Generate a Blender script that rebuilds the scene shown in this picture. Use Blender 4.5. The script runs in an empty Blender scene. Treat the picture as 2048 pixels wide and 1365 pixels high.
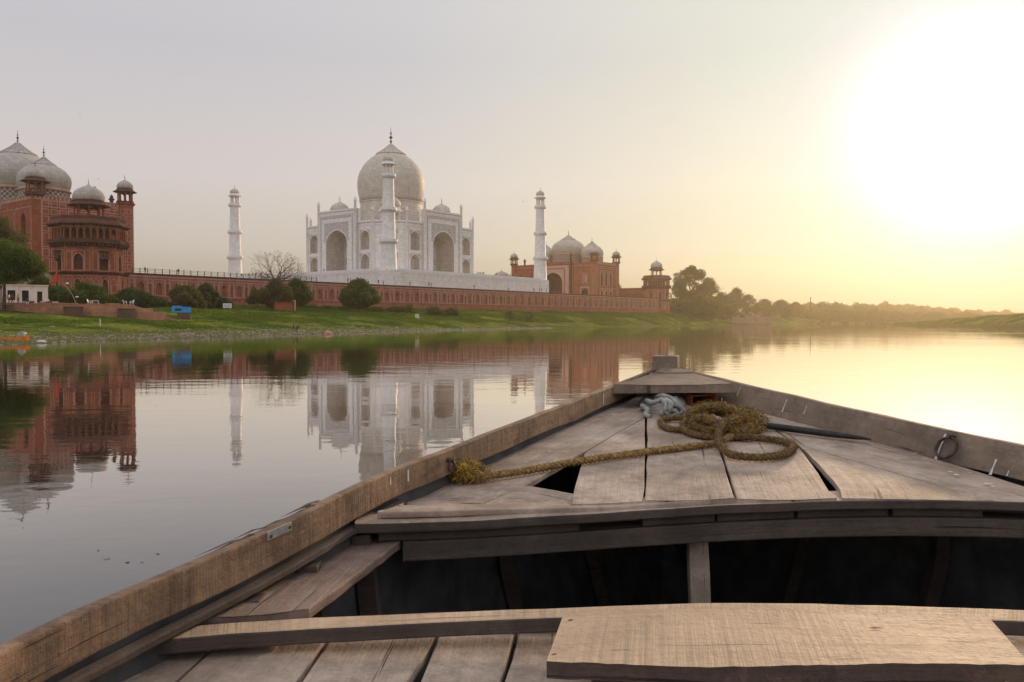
import bpy, math, random
import numpy as np
from mathutils import Vector, Matrix, noise
SC = bpy.context.scene
COL = SC.collection
random.seed(7); RNG = np.random.default_rng(7)
PI = math.pi
# ------------------------------------------------------------------ camera
FPX, CAMZ = 1646.44, 2.2                       # focal length in pixels of a 2048-wide frame, camera height over the water
PITCH = math.atan((682.5-643)/FPX)
cam = bpy.data.objects.new('camera', bpy.data.cameras.new('camera')); COL.objects.link(cam)
cam.location = (0, 0, CAMZ); cam.rotation_euler = (PI/2-PITCH, 0, 0)
cam.data.sensor_width = 36; cam.data.lens = FPX/2048*36
cam.data.clip_start = 0.05; cam.data.clip_end = 20000
SC.camera = cam
# ------------------------------------------------------------------ sky, sun, exposure
SUN_EL, SUN_AZ = math.radians(11.5), math.radians(29.0)
SUN = Vector((math.sin(SUN_AZ)*math.cos(SUN_EL), math.cos(SUN_AZ)*math.cos(SUN_EL), math.sin(SUN_EL)))
world = bpy.data.worlds.new('World'); SC.world = world; world.use_nodes = True
def make_world():
    nt = world.node_tree; nt.nodes.clear(); N = nt.nodes.new; L = nt.links.new
    out = N('ShaderNodeOutputWorld'); bg = N('ShaderNodeBackground'); L(bg.outputs[0], out.inputs[0])
    sky = N('ShaderNodeTexSky'); sky.sky_type = 'NISHITA'; sky.sun_disc = False
    sky.sun_elevation = SUN_EL; sky.sun_rotation = SUN_AZ; sky.dust_density = 3.0; sky.air_density = 1.3; sky.altitude = 0
    geo = N('ShaderNodeTexCoord')
    nrm = N('ShaderNodeVectorMath'); nrm.operation = 'NORMALIZE'; L(geo.outputs['Generated'], nrm.inputs[0])
    dot = N('ShaderNodeVectorMath'); dot.operation = 'DOT_PRODUCT'; dot.inputs[1].default_value = SUN
    L(nrm.outputs[0], dot.inputs[0])
    ac = N('ShaderNodeMath'); ac.operation = 'ARCCOSINE'; ac.use_clamp = False; L(dot.outputs['Value'], ac.inputs[0])
    dv = N('ShaderNodeMath'); dv.operation = 'DIVIDE'; dv.inputs[1].default_value = PI; L(ac.outputs[0], dv.inputs[0])
    # hazy evening sky: aureole round the sun and added fill opposite it, by angle to the sun (degrees)
    def ramp(stops):
        r = N('ShaderNodeValToRGB'); L(dv.outputs[0], r.inputs[0]); el = r.color_ramp.elements
        while len(el) < len(stops): el.new(0.5)
        for e, (d, c) in zip(el, stops): e.position = d/180; e.color = (*c, 1)
        return r
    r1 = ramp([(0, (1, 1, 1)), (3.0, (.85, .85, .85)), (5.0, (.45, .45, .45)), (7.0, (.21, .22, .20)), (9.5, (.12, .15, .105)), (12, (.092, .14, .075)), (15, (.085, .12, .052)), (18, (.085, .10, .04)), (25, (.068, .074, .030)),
               (35, (.026, .027, .018)), (50, (.006, .006, .008)), (90, (.0, .0, .0)), (135, (.13, .15, .18)), (180, (.15, .17, .20))])  # last stops: sky opposite the sun brightened to lift the shaded faces
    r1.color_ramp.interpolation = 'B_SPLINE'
    # base of the hazy sky, a soft lavender away from the sun, warmer towards the horizon
    sep = N('ShaderNodeSeparateXYZ'); L(nrm.outputs[0], sep.inputs[0])
    r2 = N('ShaderNodeValToRGB'); L(sep.outputs[2], r2.inputs[0]); el = r2.color_ramp.elements
    st = [(0.0, (.25, .225, .16)), (.035, (.40, .355, .29)), (.085, (.585, .53, .47)), (.16, (.65, .60, .585)), (.30, (.555, .545, .59)), (.55, (.66, .66, .71)), (1, (.80, .80, .84))]
    while len(el) < len(st): el.new(.5)
    for e, (d, c) in zip(el, st): e.position = d; e.color = (*c, 1)
    boost = N('ShaderNodeVectorMath'); boost.operation = 'SCALE'; boost.inputs['Scale'].default_value = AUREOLE_FILL; L(r1.outputs[0], boost.inputs[0])
    base = N('ShaderNodeVectorMath'); base.operation = 'SCALE'; base.inputs['Scale'].default_value = SKYBASE; L(r2.outputs[0], base.inputs[0])
    ns = N('ShaderNodeVectorMath'); ns.operation = 'SCALE'; ns.inputs['Scale'].default_value = SKYNISH; L(sky.outputs[0], ns.inputs[0])
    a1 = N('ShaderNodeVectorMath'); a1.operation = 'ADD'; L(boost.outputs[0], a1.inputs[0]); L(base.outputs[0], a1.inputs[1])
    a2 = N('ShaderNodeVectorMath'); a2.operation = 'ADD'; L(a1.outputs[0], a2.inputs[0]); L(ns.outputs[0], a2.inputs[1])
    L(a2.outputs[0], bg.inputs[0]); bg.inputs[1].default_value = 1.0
AUREOLE_FILL, SKYBASE, SKYNISH = 1.5, 1.0, 0.001
make_world()
sun = bpy.data.objects.new('sun', bpy.data.lights.new('sun', 'SUN')); COL.objects.link(sun)
sun.data.energy = 2.6; sun.data.angle = math.radians(2.5); sun.data.color = (1.0, .68, .38)
sun.rotation_euler = SUN.to_track_quat('Z', 'Y').to_euler()
SC.view_settings.view_transform = 'Standard'; SC.view_settings.look = 'None'
SC.view_settings.exposure = 0.0; SC.view_settings.gamma = 1.0
SC.render.engine = 'CYCLES'; SC.cycles.max_bounces = 8; SC.cycles.volume_bounces = 0; SC.cycles.use_denoising = True; SC.cycles.sample_clamp_indirect = 4; SC.cycles.caustics_reflective = False; SC.cycles.caustics_refractive = False
# ------------------------------------------------------------------ where things are: pixel rays and the frame of the monument
TH = 0.654333
WV = np.array([math.sin(TH), math.cos(TH)]); QV = np.array([-math.cos(TH), math.sin(TH)])
CC = np.array([-50.8976, 348.009])
RZ = math.pi/2-TH                              # rotation of the monument's own axes: a along the river wall, b away from the river
def LW(a, b, z=0.0):
    v = CC+a*WV+b*QV; return Vector((v[0], v[1], z))
def loc(x, y):
    v = np.array([x, y])-CC; return float(v@WV), float(v@QV)
def ray(X, Y):
    x = (X-1024)/FPX; u = (682.5-Y)/FPX; c, s = math.cos(PITCH), math.sin(PITCH)
    return Vector((x, c+u*s, -s+u*c))
def at_depth(X, Y, D):
    X, Y, D = float(X), float(Y), float(D)
    r = ray(X, Y); return r*(D/r.y)+Vector((0, 0, CAMZ))
def on_z(X, Y, z):
    z = float(z)
    r = ray(X, Y); return r*((z-CAMZ)/r.z)+Vector((0, 0, CAMZ))
# ------------------------------------------------------------------ helpers: mesh builder
class MB:
    def __init__(s): s.v = []; s.f = []; s.m = []; s.uv = []; s.sm = []
    def add(s, pts, faces, m=0, uvs=None, smooth=False):
        o = len(s.v); s.v.extend([tuple(p) for p in pts])
        for i, f in enumerate(faces):
            s.f.append([o+k for k in f]); s.m.append(m); s.sm.append(smooth)
            s.uv.append(uvs[i] if uvs else None)
    def quad(s, a, b, c, d, m=0, uv=None): s.add([a, b, c, d], [(0, 1, 2, 3)], m, [uv] if uv else None)
    def poly(s, pts, m=0): s.add(pts, [tuple(range(len(pts)))], m)
    def box(s, x0, x1, y0, y1, z0, z1, m=0):
        p = [(x, y, z) for z in (z0, z1) for y in (y0, y1) for x in (x0, x1)]
        s.add(p, [(0, 2, 3, 1), (4, 5, 7, 6), (0, 1, 5, 4), (2, 6, 7, 3), (0, 4, 6, 2), (1, 3, 7, 5)], m)
    def obox(s, c, ax, ay, az, m=0):           # oriented box, half-axis vectors
        c = Vector(c); ax, ay, az = Vector(ax), Vector(ay), Vector(az)
        p = [c+i*ax+j*ay+k*az for k in (-1, 1) for j in (-1, 1) for i in (-1, 1)]
        s.add(p, [(0, 2, 3, 1), (4, 5, 7, 6), (0, 1, 5, 4), (2, 6, 7, 3), (0, 4, 6, 2), (1, 3, 7, 5)], m)
    def lathe(s, prof, n=24, cx=0, cy=0, m=0, smooth=True, ph=0.0, caps=True, sx=1.0):
        pts = []; L = [0.0]
        for i in range(1, len(prof)): L.append(L[-1]+math.hypot(prof[i][0]-prof[i-1][0], prof[i][1]-prof[i-1][1]))
        rm = max(r for r, z in prof)
        for r, z in prof:
            for k in range(n):
                a = ph+2*PI*k/n; pts.append((cx+r*math.cos(a)*sx, cy+r*math.sin(a), z))
        fs = []; uvs = []
        for i in range(len(prof)-1):
            for k in range(n):
                k2 = (k+1) % n
                fs.append((i*n+k, i*n+k2, (i+1)*n+k2, (i+1)*n+k))
                u0, u1 = 2*PI*rm*k/n, 2*PI*rm*(k+1)/n
                uvs.append([(u0, L[i]), (u1, L[i]), (u1, L[i+1]), (u0, L[i+1])])
        s.add(pts, fs, m, uvs, smooth)
        if caps:
            for idx, rev in ((0, True), (len(prof)-1, False)):
                if prof[idx][0] > 1e-3:
                    ring = pts[idx*n:(idx+1)*n]; s.add(ring[::-1] if rev else ring, [tuple(range(n))], m)
    def tube(s, path, r, n=6, m=0, smooth=True, caps=True):
        path = [Vector(p) for p in path]; K = len(path)
        rs = r if isinstance(r, (list, tuple)) else [r]*K
        up = Vector((0, 0, 1)); pts = []; prev = None; L = 0; LL = []
        for i, p in enumerate(path):
            t = (path[min(i+1, K-1)]-path[max(i-1, 0)]).normalized()
            if prev is None:
                x = t.cross(up)
                if x.length < 1e-3: x = t.cross(Vector((1, 0, 0)))
            else: x = prev-t*prev.dot(t)
            x.normalize(); prev = x; y = t.cross(x)
            if i: L += (p-path[i-1]).length
            LL.append(L)
            for k in range(n):
                a = 2*PI*k/n; pts.append(p+rs[i]*(math.cos(a)*x+math.sin(a)*y))
        fs = []; uvs = []
        for i in range(K-1):
            for k in range(n):
                k2 = (k+1) % n
                fs.append((i*n+k, i*n+k2, (i+1)*n+k2, (i+1)*n+k))
                uvs.append([(LL[i], k/n*.2), (LL[i], (k+1)/n*.2), (LL[i+1], (k+1)/n*.2), (LL[i+1], k/n*.2)])
        s.add(pts, fs, m, uvs, smooth)
        if caps:
            s.add(pts[:n][::-1], [tuple(range(n))], m); s.add(pts[-n:], [tuple(range(n))], m)
    def mesh(s, name, mats):
        me = bpy.data.meshes.new(name); me.from_pydata(s.v, [], s.f)
        me.polygons.foreach_set('material_index', s.m)
        me.polygons.foreach_set('use_smooth', s.sm)
        uvl = me.uv_layers.new(name='uv'); flat = []
        for f, uv in zip(s.f, s.uv):
            if uv: flat.extend([c for p in uv for c in p]); continue
            a, b, c = (Vector(s.v[f[0]]), Vector(s.v[f[1]]), Vector(s.v[f[2]]))
            n = (b-a).cross(c-a)
            if n.length > 1e-12: n.normalize()
            h = math.hypot(n.x, n.y)
            for k in f:
                p = s.v[k]
                if abs(n.z) > .8 or h < 1e-6: flat.extend((p[0], p[1]))
                else: flat.extend(((-n.y*p[0]+n.x*p[1])/h, p[2]))
        uvl.data.foreach_set('uv', flat)
        for mt in mats: me.materials.append(mt)
        me.update(); return me
    def build(s, name, mats, parent=None, bevel=0):
        if not isinstance(mats, (list, tuple)): mats = [mats]
        o = bpy.data.objects.new(name, s.mesh(name, mats)); COL.objects.link(o)
        if parent: o.parent = parent
        if bevel:
            b = o.modifiers.new('bevel', 'BEVEL'); b.width = bevel; b.segments = 2; b.limit_method = 'ANGLE'; b.angle_limit = math.radians(40)
        return o
class Fr:                                      # a wall frame: origin, u along the wall, n outward
    def __init__(s, o, u, n): s.o, s.u, s.n = Vector(o), Vector(u).normalized(), Vector(n).normalized()
    def p(s, u, v, d=0): return s.o+s.u*u+s.n*d+Vector((0, 0, v))
def arch_pts(uc, hw, sill, spring, apex, k=9):
    L = [(-hw, sill)]
    for i in range(k+1):
        ph = i/k*PI/2; L.append((-hw*math.cos(ph), spring+(apex-spring)*(.76*math.sin(ph)+.24*ph/(PI/2))))
    R = [(-x, z) for x, z in L[:-1]][::-1]
    return [(uc+x, z) for x, z in L+R]
def bay(mb, F, u0, u1, v0, v1, arch=None, depth=.5, m=0, mb_back=1, taper=1.0, msp=None):
    """a rectangular piece of wall; arch=(uc,hw,sill,spring,apex) cuts a niche of that depth into it"""
    if not arch:
        mb.quad(F.p(u0, v0), F.p(u1, v0), F.p(u1, v1), F.p(u0, v1), m); return
    uc, hw, sill, spring, apex = arch; P = arch_pts(*arch); h = len(P)//2
    if sill > v0+1e-4: mb.quad(F.p(u0, v0), F.p(u1, v0), F.p(u1, sill), F.p(u0, sill), m)
    if v1 > apex+1e-4: mb.quad(F.p(u0, apex), F.p(u1, apex), F.p(u1, v1), F.p(u0, v1), m)
    for i in range(h):
        a, b = P[i], P[i+1]
        mm = m if (msp is None or i == 0) else msp
        mb.quad(F.p(u0, a[1]), F.p(*a), F.p(*b), F.p(u0, b[1]), mm)
        a, b = P[-1-i], P[-2-i]
        mb.quad(F.p(*a), F.p(u1, a[1]), F.p(u1, b[1]), F.p(*b), mm)
    Q = [(uc+(x-uc)*taper, sill+(z-sill)*(1 if taper == 1 else .93)) for x, z in P]
    for i in range(len(P)-1):
        mb.quad(F.p(*P[i]), F.p(*Q[i], -depth), F.p(*Q[i+1], -depth), F.p(*P[i+1]), m if taper == 1 else mb_back)
    mb.quad(F.p(*P[0]), F.p(*P[-1]), F.p(*Q[-1], -depth), F.p(*Q[0], -depth), m)
    mb.poly([F.p(x, z, -depth) for x, z in Q][::-1], mb_back)
def strip(mb, F, u0, u1, v0, v1, d=.06, m=0, base=-.02):
    a = [F.p(u, v, e) for e in (base, d) for v in (v0, v1) for u in (u0, u1)]
    mb.add(a, [(4, 5, 7, 6), (0, 1, 5, 4), (2, 6, 7, 3), (0, 4, 6, 2), (1, 3, 7, 5)], m)
def outline(mb, F, u0, u1, v0, v1, w=.15, d=.06, m=0):
    strip(mb, F, u0, u1, v0, v0+w, d, m); strip(mb, F, u0, u1, v1-w, v1, d, m)
    strip(mb, F, u0, u0+w, v0+w, v1-w, d, m); strip(mb, F, u1-w, u1, v0+w, v1-w, d, m)
def arch_line(mb, F, arch, w=.15, d=.06, m=0):
    uc, hw, sill, spring, apex = arch
    A = arch_pts(uc, hw, sill, spring, apex); B = arch_pts(uc, hw+w, sill, spring, apex+w*1.2)
    for i in range(len(A)-1):
        p = [F.p(*A[i], d), F.p(*A[i+1], d), F.p(*B[i+1], d), F.p(*B[i], d)]
        mb.quad(p[3], p[2], p[1], p[0], m)
        mb.quad(F.p(*B[i], d), F.p(*B[i], -.02), F.p(*B[i+1], -.02), F.p(*B[i+1], d), m)
        mb.quad(F.p(*A[i], d), F.p(*A[i+1], d), F.p(*A[i+1], -.02), F.p(*A[i], -.02), m)
# ------------------------------------------------------------------ helpers: objects
def tag(o, label=None, cat=None, group=None, kind=None):
    if label: o['label'] = label
    if cat: o['category'] = cat
    if group: o['group'] = group
    if kind: o['kind'] = kind
    return o
def thing(name, label, cat, location=(0, 0, 0), rz=0.0, group=None):
    o = bpy.data.objects.new(name, None); COL.objects.link(o); o.empty_display_size = .3
    o.location = location; o.rotation_euler = (0, 0, rz); return tag(o, label, cat, group)
def dup(root, location, rz=None, scale=None, label=None, group=None):
    r = root.copy(); COL.objects.link(r); r.location = location
    if rz is not None: r.rotation_euler = (0, 0, rz)
    if scale is not None: r.scale = scale
    if label: r['label'] = label
    if group: r['group'] = group
    def kids(o, n):
        for ch in list(o.children):
            c = ch.copy(); COL.objects.link(c); c.parent = n; kids(ch, c)
    kids(root, r)
    return r
def inst(o, parent, location=(0, 0, 0), rz=0):
    c = o.copy(); COL.objects.link(c); c.parent = parent; c.location = location; c.rotation_euler = (0, 0, rz); return c
# ------------------------------------------------------------------ helpers: materials
def newmat(name):
    m = bpy.data.materials.new(name); m.use_nodes = True; nt = m.node_tree; nt.nodes.clear()
    out = nt.nodes.new('ShaderNodeOutputMaterial'); b = nt.nodes.new('ShaderNodeBsdfPrincipled'); nt.links.new(b.outputs[0], out.inputs[0])
    return m, nt, b
def mixc(nt, fac, a, b, mode='MIX'):
    n = nt.nodes.new('ShaderNodeMix'); n.data_type = 'RGBA'; n.blend_type = mode
    for sock, v in ((0, fac), (6, a), (7, b)):
        if hasattr(v, 'node'): nt.links.new(v, n.inputs[sock])
        elif sock == 0: n.inputs[0].default_value = v
        else: n.inputs[sock].default_value = (*v, 1)
    return n.outputs[2]
def noise_tex(nt, coord, scale, detail=4, rough=.55, vscale=(1, 1, 1), lo=.35, hi=.65):
    mp = nt.nodes.new('ShaderNodeMapping'); mp.inputs['Scale'].default_value = vscale; nt.links.new(coord, mp.inputs[0])
    t = nt.nodes.new('ShaderNodeTexNoise'); t.inputs['Scale'].default_value = scale; t.inputs['Detail'].default_value = detail
    t.inputs['Roughness'].default_value = rough; nt.links.new(mp.outputs[0], t.inputs['Vector'])
    r = nt.nodes.new('ShaderNodeMapRange'); r.inputs[1].default_value = lo; r.inputs[2].default_value = hi
    nt.links.new(t.outputs['Fac'], r.inputs[0]); return r.outputs[0]
def stone(name, c1, c2, dark, brick=None, rough=.8, stain=.5, nscale=.6, bump=.25, spots=0.0):
    m, nt, b = newmat(name); tc = nt.nodes.new('ShaderNodeTexCoord'); ob = tc.outputs['Object']
    c = mixc(nt, noise_tex(nt, ob, nscale, 6), c1, c2)
    if brick:
        bw, bh, mort = brick
        t = nt.nodes.new('ShaderNodeTexBrick'); nt.links.new(tc.outputs['UV'], t.inputs['Vector'])
        t.inputs['Color1'].default_value = (.88, .88, .88, 1); t.inputs['Color2'].default_value = (1.10, 1.09, 1.08, 1); t.inputs['Mortar'].default_value = (.68, .66, .64, 1)
        t.inputs['Scale'].default_value = 1.0; t.inputs['Mortar Size'].default_value = mort; t.inputs['Brick Width'].default_value = bw; t.inputs['Row Height'].default_value = bh
        t.inputs['Mortar Smooth'].default_value = .3; t.inputs['Bias'].default_value = 0.0
        c = mixc(nt, .85, c, t.outputs['Color'], 'MULTIPLY')
    st = noise_tex(nt, ob, .5, 5, .6, (1.6, 1.6, .25), .5, .75)
    mul = nt.nodes.new('ShaderNodeMath'); mul.operation = 'MULTIPLY'; mul.inputs[1].default_value = stain; nt.links.new(st, mul.inputs[0])
    c = mixc(nt, mul.outputs[0], c, dark)
    if spots:
        sp = noise_tex(nt, ob, 2.6, 3, .6, (1, 1, 1), .56, .62)
        mu = nt.nodes.new('ShaderNodeMath'); mu.operation = 'MULTIPLY'; mu.inputs[1].default_value = spots; nt.links.new(sp, mu.inputs[0])
        c = mixc(nt, mu.outputs[0], c, dark)
    nt.links.new(c, b.inputs['Base Color']); b.inputs['Roughness'].default_value = rough; b.inputs['Specular IOR Level'].default_value = .2
    if bump:
        bp = nt.nodes.new('ShaderNodeBump'); bp.inputs['Strength'].default_value = bump; bp.inputs['Distance'].default_value = .05
        nt.links.new(noise_tex(nt, ob, 6, 5), bp.inputs['Height']); nt.links.new(bp.outputs[0], b.inputs['Normal'])
    return m
def plain(name, col, rough=.6, metal=0.0, var=.25, scale=8):
    m, nt, b = newmat(name); tc = nt.nodes.new('ShaderNodeTexCoord')
    d = tuple(x*(1-var) for x in col); e = tuple(min(1, x*(1+var)) for x in col)
    nt.links.new(mixc(nt, noise_tex(nt, tc.outputs['Object'], scale, 5), d, e), b.inputs['Base Color'])
    b.inputs['Roughness'].default_value = rough; b.inputs['Metallic'].default_value = metal; return m
def leafmat(name, c1, c2, c3, scale=.5, trans=.35):
    m, nt, b = newmat(name); tc = nt.nodes.new('ShaderNodeTexCoord')
    c = mixc(nt, noise_tex(nt, tc.outputs['Object'], scale, 3), c1, c2)
    c = mixc(nt, noise_tex(nt, tc.outputs['Object'], scale*9, 2, .5, (1, 1, 1), .5, .75), c, c3)
    nt.links.new(c, b.inputs['Base Color']); b.inputs['Roughness'].default_value = .6; b.inputs['Specular IOR Level'].default_value = .1
    tr = nt.nodes.new('ShaderNodeBsdfTranslucent'); nt.links.new(mixc(nt, .5, c, (.25, .28, .03)), tr.inputs[0])
    mx = nt.nodes.new('ShaderNodeMixShader'); mx.inputs[0].default_value = trans
    out = [n for n in nt.nodes if n.type == 'OUTPUT_MATERIAL'][0]
    nt.links.new(b.outputs[0], mx.inputs[1]); nt.links.new(tr.outputs[0], mx.inputs[2]); nt.links.new(mx.outputs[0], out.inputs[0]); return m
def woodmat(name, c1, c2, dark, saw=0.0, blotch=.5, pale=None, rough=.72, sawscale=55, bump=.5, grain=.4):
    m, nt, b = newmat(name); tc = nt.nodes.new('ShaderNodeTexCoord'); uv = tc.outputs['UV']; ob = tc.outputs['Object']
    def scl(s, k):
        n = nt.nodes.new('ShaderNodeMath'); n.operation = 'MULTIPLY'; n.inputs[1].default_value = k; nt.links.new(s, n.inputs[0]); return n.outputs[0]
    c = mixc(nt, noise_tex(nt, ob, 2.3, 5, .6, (1, 1, 1), .38, .62), c1, c2)                       # patchy weathering
    g = noise_tex(nt, uv, 1.0, 6, .65, (1.6, 26, 1), .34, .66)
    c = mixc(nt, scl(g, grain), c, tuple(x*.55 for x in c2))                                     # broad grain
    fine = noise_tex(nt, uv, 1.0, 5, .75, (12, 170, 1), .38, .70)
    c = mixc(nt, scl(fine, grain*.8), c, tuple(x*.45 for x in c2))
    speck = noise_tex(nt, ob, 46, 4, .7, (1, 1, 1), .50, .72)
    c = mixc(nt, scl(speck, .30), c, tuple(x*.5 for x in c2))
    bl = noise_tex(nt, ob, 1.9, 8, .72, (1, 1, 1), .45, .62); c = mixc(nt, scl(bl, blotch), c, dark)      # damp, trodden stains
    bl2 = noise_tex(nt, ob, 7, 7, .75, (1, 1, 1), .50, .66); c = mixc(nt, scl(bl2, blotch*.8), c, dark)
    crack = noise_tex(nt, uv, 1.0, 6, .6, (.8, 34, 1), .635, .665); c = mixc(nt, scl(crack, .8), c, tuple(x*.25 for x in dark))
    if pale:
        c = mixc(nt, scl(noise_tex(nt, ob, 5.5, 7, .8, (1, 1, 1), .56, .74), .55), c, pale)
    h = g
    if saw:
        sw = noise_tex(nt, uv, 1.0, 4, .6, (sawscale, .9, 1), .36, .66); amp = noise_tex(nt, ob, 2.6, 3, .5, (1, 1, 1), .30, .65)
        mm = nt.nodes.new('ShaderNodeMath'); mm.operation = 'MULTIPLY'; nt.links.new(sw, mm.inputs[0]); nt.links.new(amp, mm.inputs[1])
        c = mixc(nt, scl(mm.outputs[0], saw), c, tuple(x*.5 for x in c1))
        ad = nt.nodes.new('ShaderNodeMath'); ad.operation = 'ADD'; nt.links.new(mm.outputs[0], ad.inputs[0]); nt.links.new(scl(g, .5), ad.inputs[1]); h = ad.outputs[0]
    nt.links.new(c, b.inputs['Base Color']); b.inputs['Roughness'].default_value = rough; b.inputs['Specular IOR Level'].default_value = .15
    ad2 = nt.nodes.new('ShaderNodeMath'); ad2.operation = 'SUBTRACT'; nt.links.new(h, ad2.inputs[0]); nt.links.new(crack, ad2.inputs[1])
    ad3 = nt.nodes.new('ShaderNodeMath'); ad3.operation = 'SUBTRACT'; nt.links.new(ad2.outputs[0], ad3.inputs[0]); nt.links.new(scl(speck, .5), ad3.inputs[1])
    bp = nt.nodes.new('ShaderNodeBump'); bp.inputs['Strength'].default_value = bump; bp.inputs['Distance'].default_value = .005
    nt.links.new(ad3.outputs[0], bp.inputs['Height']); nt.links.new(bp.outputs[0], b.inputs['Normal'])
    return m
M = {}
M['marble'] = stone('white_marble', (.86, .815, .775), (.78, .735, .695), (.45, .42, .40), (1.5, .75, .05), .55, .35)
M['marble_trim'] = stone('marble_trim', (.84, .82, .80), (.76, .74, .72), (.5, .48, .46), None, .5, .2)
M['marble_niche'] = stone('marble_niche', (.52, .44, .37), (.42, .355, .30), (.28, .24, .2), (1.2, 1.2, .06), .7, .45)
M['marble_inlay'] = stone('inlaid_marble', (.62, .58, .55), (.36, .33, .31), (.3, .28, .26), None, .6, .3, 2.2)
M['dome_marble'] = stone('dome_marble', (.60, .54, .47), (.53, .475, .41), (.40, .35, .30), (2.2, 1.05, .05), .6, .6)
M['dome_grey'] = stone('weathered_dome', (.52, .465, .41), (.43, .39, .345), (.30, .26, .23), (1.8, .9, .05), .7, .7)
M['inlay_band'] = stone('floral_band', (.50, .45, .40), (.16, .13, .11), (.3, .26, .22), None, .7, .2, 2.6)
M['red'] = stone('red_sandstone', (.42, .115, .058), (.29, .078, .043), (.12, .045, .032), (1.3, .6, .05), .85, .6)
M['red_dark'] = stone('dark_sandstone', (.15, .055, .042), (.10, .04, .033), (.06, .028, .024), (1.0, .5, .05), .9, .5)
M['red_wall'] = stone('wall_sandstone', (.47, .16, .105), (.33, .105, .07), (.12, .06, .045), (1.4, .55, .05), .85, .75)
M['red_pale'] = stone('pale_sandstone', (.60, .33, .26), (.50, .26, .20), (.2, .1, .08), None, .85, .5)
M['white_line'] = stone('white_inlay', (.58, .37, .29), (.50, .30, .235), (.3, .2, .16), None, .7, .3)
M['checker'] = None
M['dark'] = plain('dark_opening', (.012, .010, .009), .9)
M['metal'] = plain('dark_metal', (.05, .05, .05), .5, .8)
M['bronze'] = plain('bronze_finial', (.07, .055, .035), .45, .7)
M['paving'] = stone('paving', (.34, .22, .18), (.28, .18, .15), (.15, .1, .08), (1, 1, .03), .9, .4)
M['brick'] = stone('brick_ghat', (.56, .28, .16), (.42, .20, .12), (.18, .11, .07), (.5, .16, .03), .9, .8, 1.2)
M['brick_dark'] = stone('pier_brick', (.20, .12, .085), (.15, .09, .065), (.08, .05, .04), (.5, .16, .03), .9, .6, 1.2)
M['plaster'] = stone('white_plaster', (.78, .74, .66), (.66, .62, .54), (.4, .34, .26), None, .8, .5)
M['bark'] = stone('bark', (.12, .085, .06), (.07, .05, .038), (.04, .03, .02), None, .95, .4, 3)
M['white_plastic'] = plain('white_plastic', (.78, .78, .76), .4, 0, .06)
M['blue'] = plain('blue_tarp', (.02, .27, .62), .5, 0, .2, 3)
M['orange'] = plain('orange_paint', (.80, .26, .03), .5, 0, .2, 3)
M['saffron'] = plain('saffron_cloth', (.48, .06, .025), .8, 0, .2)
M['rock'] = stone('rock', (.38, .29, .23), (.25, .19, .15), (.12, .1, .08), None, .9, .4, 2)
M['leaf_near'] = leafmat('leaf_near', (.06, .11, .018), (.022, .048, .011), (.15, .19, .025))
M['leaf_dark'] = leafmat('leaf_dark', (.036, .070, .018), (.016, .036, .011), (.085, .12, .022), .5, .3)
M['leaf_dry'] = leafmat('leaf_dry', (.11, .085, .035), (.06, .06, .02), (.14, .11, .04), .4)
M['leaf_round'] = leafmat('leaf_round', (.055, .11, .015), (.024, .052, .01), (.15, .18, .025), .4)
M['leaf_far'] = leafmat('leaf_far', (.085, .085, .022), (.05, .055, .016), (.12, .11, .03), .12, .4)
M['twig'] = plain('twig', (.10, .075, .05), .9)
M['wood_deck'] = woodmat('weathered_deck_wood', (.60, .47, .375), (.47, .36, .285), (.19, .14, .105), 0, .66, (.68, .60, .54), .72, 55, .6, .30)
M['wood_side'] = woodmat('brown_side_wood', (.38, .275, .22), (.28, .195, .155), (.11, .08, .066), 0, .6, (.40, .32, .27), .72, 55, .6, .45)
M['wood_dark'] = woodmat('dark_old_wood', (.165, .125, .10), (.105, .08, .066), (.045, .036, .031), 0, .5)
M['wood_gun'] = woodmat('gunwale_wood', (.40, .26, .165), (.28, .18, .115), (.075, .052, .04), .7, .85, (.46, .36, .28), .7, 30, .7, .10)
M['wood_gun_grey'] = woodmat('grey_gunwale_wood', (.37, .275, .205), (.27, .20, .15), (.10, .075, .06), .22, .6, (.38, .33, .30), .7, 38, .6, .35)
M['wood_new'] = woodmat('fresh_sawn_wood', (.60, .44, .30), (.52, .37, .25), (.30, .20, .135), .8, .42, None, .65, 46, .6, .0)
M['wood_edge'] = woodmat('bark_edge_wood', (.16, .11, .085), (.095, .068, .058), (.04, .03, .027), 0, .7, (.28, .17, .13))
M['hull'] = plain('tarred_hull', (.07, .068, .068), .75, 0, .4, 6)
M['bilge'] = plain('grey_bilge_boards', (.075, .080, .09), .7, 0, .35, 5)
M['iron'] = plain('rusty_iron', (.085, .060, .048), .6, .55, .5, 30)
M['rod'] = plain('black_iron_rod', (.028, .027, .028), .45, .5, .4, 14)
M['plate'] = plain('galvanised_plate', (.55, .56, .58), .38, .75, .2, 20)
M['rag'] = plain('white_rag', (.29, .275, .255), .9, 0, .25, 14)
M['tin'] = plain('red_tin', (.30, .065, .025), .5, .2, .5, 25)
M['rope'] = plain('coir_rope', (.25, .155, .055), .95, 0, .55, 60)
M['rope_dark'] = plain('dark_coir', (.135, .080, .028), .95, 0, .5, 50)
M['rope_gold'] = plain('golden_coir', (.44, .26, .03), .95, 0, .45, 60)
M['skin'] = plain('skin', (.20, .11, .07), .6)
M['hair'] = plain('hair', (.01, .008, .007), .7)
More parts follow.
